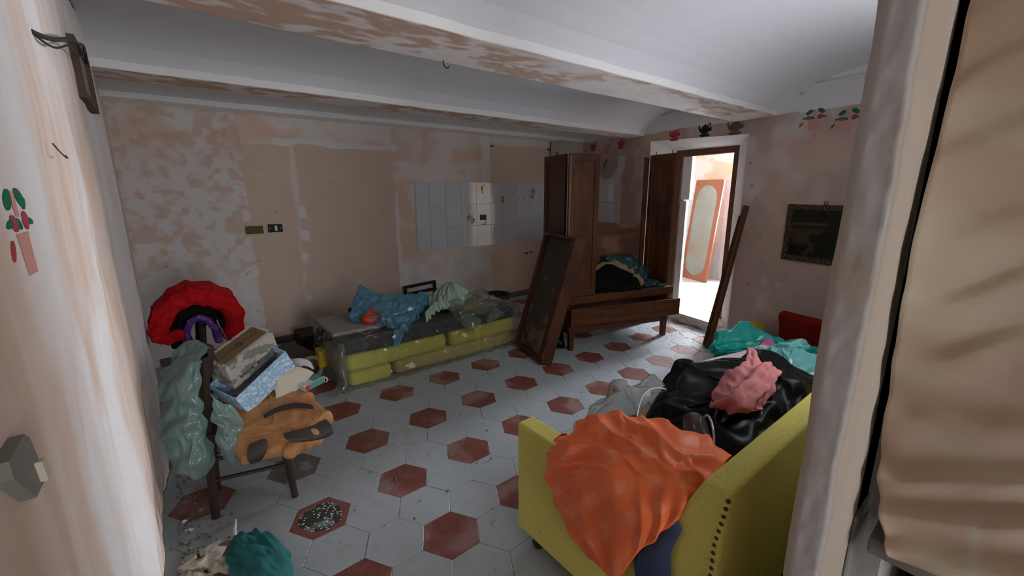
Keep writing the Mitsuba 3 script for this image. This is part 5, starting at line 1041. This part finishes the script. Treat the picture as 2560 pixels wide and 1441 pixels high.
add('ball', moved(trimesh.creation.icosphere(3, .055), frame([3.78, 1.27, .30], [1, 0, 0], [0, 1, 0])), 'tomato', t, smooth=True); a = np.linspace(0, 2 * PI, 24); add('band', tube(np.stack([3.78 + .053 * np.cos(a), 1.27 + .02 * np.cos(a), .30 + .055 * np.sin(a)], 1), .010, 6, caps=False), 'black_plastic', t)
add('clear_scrap', blob([[(2.30, 1.36, .12, .08), (2.42, 1.30, .16, .09), (2.36, 1.26, .28, .08)]], .025, 4, 1.14, 60, .03, 142, 8., zmin=.001), 'film_grey', smooth=True, label='scrap of clear plastic on the floor in front of the sofa seat', cat='plastic scrap')

# ------------------------------------------------------------------ bottom left corner: teal cloth on a white stick, rubble
TEALC = [[[0.033, 1.965, 0.11], [0.084, 1.91, 0.14], [0.132, 1.888, 0.13], [0.147, 1.881, 0.09]], [[0.014, 1.894, 0.09], [0.077, 1.777, 0.17], [0.147, 1.732, 0.17], [0.19, 1.764, 0.08]], [[-0.003, 1.784, 0.07], [0.065, 1.656, 0.16], [0.139, 1.607, 0.17], [0.206, 1.689, 0.05]], [[-0.036, 1.697, 0.03], [0.048, 1.57, 0.12], [0.13, 1.523, 0.12], [0.195, 1.606, 0.02]], [[-.03, 1.62, .015], [.05, 1.48, .03], [.13, 1.44, .03], [.19, 1.52, .012]]]
M_, _ = sheet(np.array(TEALC), 60, 48, 1.14, 90, .02, 151, 6., .004, .006, .6, 1, push=above(.006), disp=lambda u, v: .022 * ridge(v * 3.2 - u * 1.2 + 1.4 * n2(u * 2, v * 2, 14)) * (.4 + n2(u * 3, v * 3, 16)) - .008)
add('teal_cloth', M_, 'cloth_teal', smooth=True, label='dark teal cloth heaped on the floor at the bottom left corner', cat='cloth')
add('white_stick', tube([[.058, 2.20, .02], [.045, 2.02, .10], [.03, 1.85, .05]], .006, 8), 'paper_white', label='thin white plastic stick poking out of the teal cloth', cat='stick')
def plaster_(p, n, uv): return mix((0.56, 0.52, 0.43), (0.36, 0.31, 0.24), smoothstep(0.4, 0.65, fbm(p.x * 28, p.y * 28, p.z * 28, 3)))
mat('plaster_lump', proc(plaster_), 0.95, 0.1)
r = np.random.default_rng(17)
for k in range(34):
    s = r.uniform(.010, .036); x = -.150 + abs(r.normal(0, .06)); y = r.uniform(1.66, 2.08) if k < 26 else r.uniform(1.95, 2.4); s *= 1 if k < 26 else .5
    m = trimesh.convex.convex_hull(r.normal(0, 1, (14, 3)) * [1, 1, .7]); m.apply_scale(s / 1.3); m.apply_translation([x, y, -m.bounds[0, 2] + .001])
    add('plaster_lump', m, 'plaster_lump', label='lump of broken plaster at the foot of the left wall', cat='plaster lump', group='plaster lumps fallen at the left wall')
add('plaster_flake', moved(box([0, 0, 0], [.075, .028, .008], .003), frame([-.055, 1.985, .004], [.95, -.30, 0], [.30, .95, .05])), 'paint_flake', label='pale blue-grey flake of painted plaster on the rubble by the left wall', cat='plaster flake')
mat('paint_flake', (0.40, 0.43, 0.44), 0.8, 0.2)
cr = []
for k in range(900):
    u = r.random(); 
    if k < 420: x, y = -.16 + abs(r.normal(0, .08)), r.uniform(1.3, 3.0)
    elif k < 700: x, y = r.uniform(-.1, 3.2), r.uniform(1.0, 3.2)
    else: x, y = r.normal(4.25, .22), r.normal(2.25, .35)
    if x > right_x(y) - .02 or x < -.17: continue
    m = trimesh.convex.convex_hull(r.normal(0, 1, (6, 3))); m.apply_scale(r.uniform(.0012, .0045) * (1.4 if k < 300 else 1)); m.apply_translation([x, y, -m.bounds[0, 2]]); cr.append(m)
add('floor_crumbs', cat_(cr), 'crumb', label='plaster crumbs and dirt scattered over the hexagonal floor tiles', cat='crumbs', kind='stuff')
mat('crumb', (0.16, 0.135, 0.11), 0.9, 0.1)
for k, (x, y, a) in enumerate(((1.45, 2.10, .3), (1.13, 2.03, .9), (2.60, 1.93, 1.2), (1.62, 1.64, .5), (2.42, 2.07, .2), (.95, 1.75, .4), (.78, 2.0, 1.4), (3.55, 1.80, .4))):
    add('dry_leaf_bit', moved(trimesh.convex.convex_hull(np.array([[0, 0, 0], [.022, .006, 0], [.03, 0, .006], [.02, -.008, .002], [.012, 0, .008]])), frame([x, y, .001], [math.cos(a), math.sin(a), 0], [-math.sin(a), math.cos(a), 0])), 'iron', label='dark scrap of dry leaf lying on the floor tiles', cat='leaf scrap', group='dry leaf scraps on the floor')
# stone block at the end of the door step
add('sill_block', moved(box([-.10, 0, -.05], [.0, .10, .12], .01), frame(P0 + RU * .06 + RN * .0, RU, [0, 0, 1.0], RN)), 'sill_stone', label='loose pale stone at the right end of the door step', cat='stone')

# ------------------------------------------------------------------ the passage's right side: peeling cladding sheet over a grey ledge
def sheet_pts():
    ys, zs = np.linspace(.168, -1.3, 150), np.linspace(.735, 2.55, 260); y, z = np.meshgrid(ys, zs, indexing='ij'); o = y * 0
    low = np.clip((1.75 - z) / .8, .25, 1)
    ph = z * 7.6 + y * 3.6 + 1.6 * (meshkit.fbm(np.stack([y * 2.2, z * 1.6, o], -1), 3, 5) - .5) * 2
    saw = ph - np.floor(ph); dune = np.where(saw < .72, saw / .72, (1 - saw) / .28); dune = dune * dune * (3 - 2 * dune)
    amp = .5 + meshkit.noise(np.stack([y * 3, z * 3, o], -1), 6)
    edge = np.exp(-(.168 - y) / .10)
    x = 1.195 - .027 * low * amp * (dune - .5) + .02 * (meshkit.fbm(np.stack([y * 1.1, z * 1.5, o], -1), 2, 8) - .5)
    x = x + .030 * edge * np.sin(z * 7.3 + .6) * (0.4 + .6 * meshkit.noise(np.stack([z * 3, z * 0, z * 0], -1), 3)) - .02 * edge
    yy = y - edge * (.012 + .016 * meshkit.fbm(np.stack([z * 3.1, z * 0, z * 0], -1), 3, 9) - .014) - .062 * np.exp(-(z - .735) / .16) * edge
    zz = z + .05 * np.exp(-(z - .735) / .06) * (.176 - y) * .6 + .03 * np.exp(-(z - .735) / .04) * meshkit.noise(np.stack([y * 9, o, o], -1), 4)
    return np.stack([x, yy, zz], -1)
def clad(p, n, uv):
    w = fbm(p.y * 1.5, p.z * 4, 2.0, 3); a = smoothstep(0.46, 0.62, fbm(p.y * 2.2 + w, p.z * 7 - p.y * 2 + w, 7.0, 3))
    c = mix((0.62, 0.545, 0.415), (0.60, 0.415, 0.33), 0.65 * a)
    c = mix(c, (0.64, 0.60, 0.54), 0.7 * smoothstep(0.012, 0.004, dr.abs(p.y + 0.02 - 0.1 * (p.z - 0.8) + 0.02 * (w - 0.5))) * smoothstep(0.93, 0.88, p.z))
    return mix(c, (0.12, 0.09, 0.07), 0.6 * specks(p.y, p.z, 9, 0.93))
mat('cladding', VC, 0.6, 0.3)
V_, F_ = grid_mesh(sheet_pts()); _w = thicken(V_, F_, .004); add('cladding_sheet', _w, 'cladding', smooth=True, color=bake(_w, clad), label='wavy peeling beige and pink wall sheet right beside the camera', cat='wall sheet')
add('wall_passage_right', cat_([box([1.34, -4.8, .0], [1.54, .176, .40]), box([1.34, -4.8, .70], [1.54, .176, 2.62]), box([1.34, -4.8, .40], [1.54, -.70, .70])]), 'mortar_grey', kind='structure')
mat('mortar_grey', (0.235, 0.24, 0.225), 0.9, 0.1)
add('trim_2', box([1.20, .168, .20], [1.36, .178, .78], .004), 'mortar_grey', kind='structure')
t = add('ledge', box([1.185, -1.2, .712], [1.40, .14, .752], .006), 'mortar_grey', label='grey cement ledge under the peeling wall sheet', cat='ledge')
# terracotta tiles outside, seen through the gap under the ledge
t = thing('terracotta_stack', 'bright terracotta tiles stacked outside, glimpsed through the gap under the ledge', 'tiles')
mat('terracotta', (0.62, 0.30, 0.20), 0.8, 0.2); mat('terracotta_pale', (0.66, 0.50, 0.42), 0.8, 0.2)
for i in range(5):
    for j in range(3): add('tile', box([1.78 + .01 * i, -.90 + .20 * i, .12 + .19 * j], [1.96 + .01 * i, -.715 + .20 * i, .30 + .19 * j], .006), 'terracotta' if (i + j) % 2 else 'terracotta_pale', t)
window('window_4', frame([1.66, -1.9, .15], [1.0, 0, 0], [0, 0, 1.0]), .9, .9, SIDE_WINDOW, 1)
add('floor_side', box([1.54, -2.2, -.05], [3.2, .125, 0]), 'mortar_grey', kind='structure')
add('wall_side_end', box([1.54, -2.3, 0], [3.2, -1.95, 2.5]), 'plaster_plain', kind='structure')
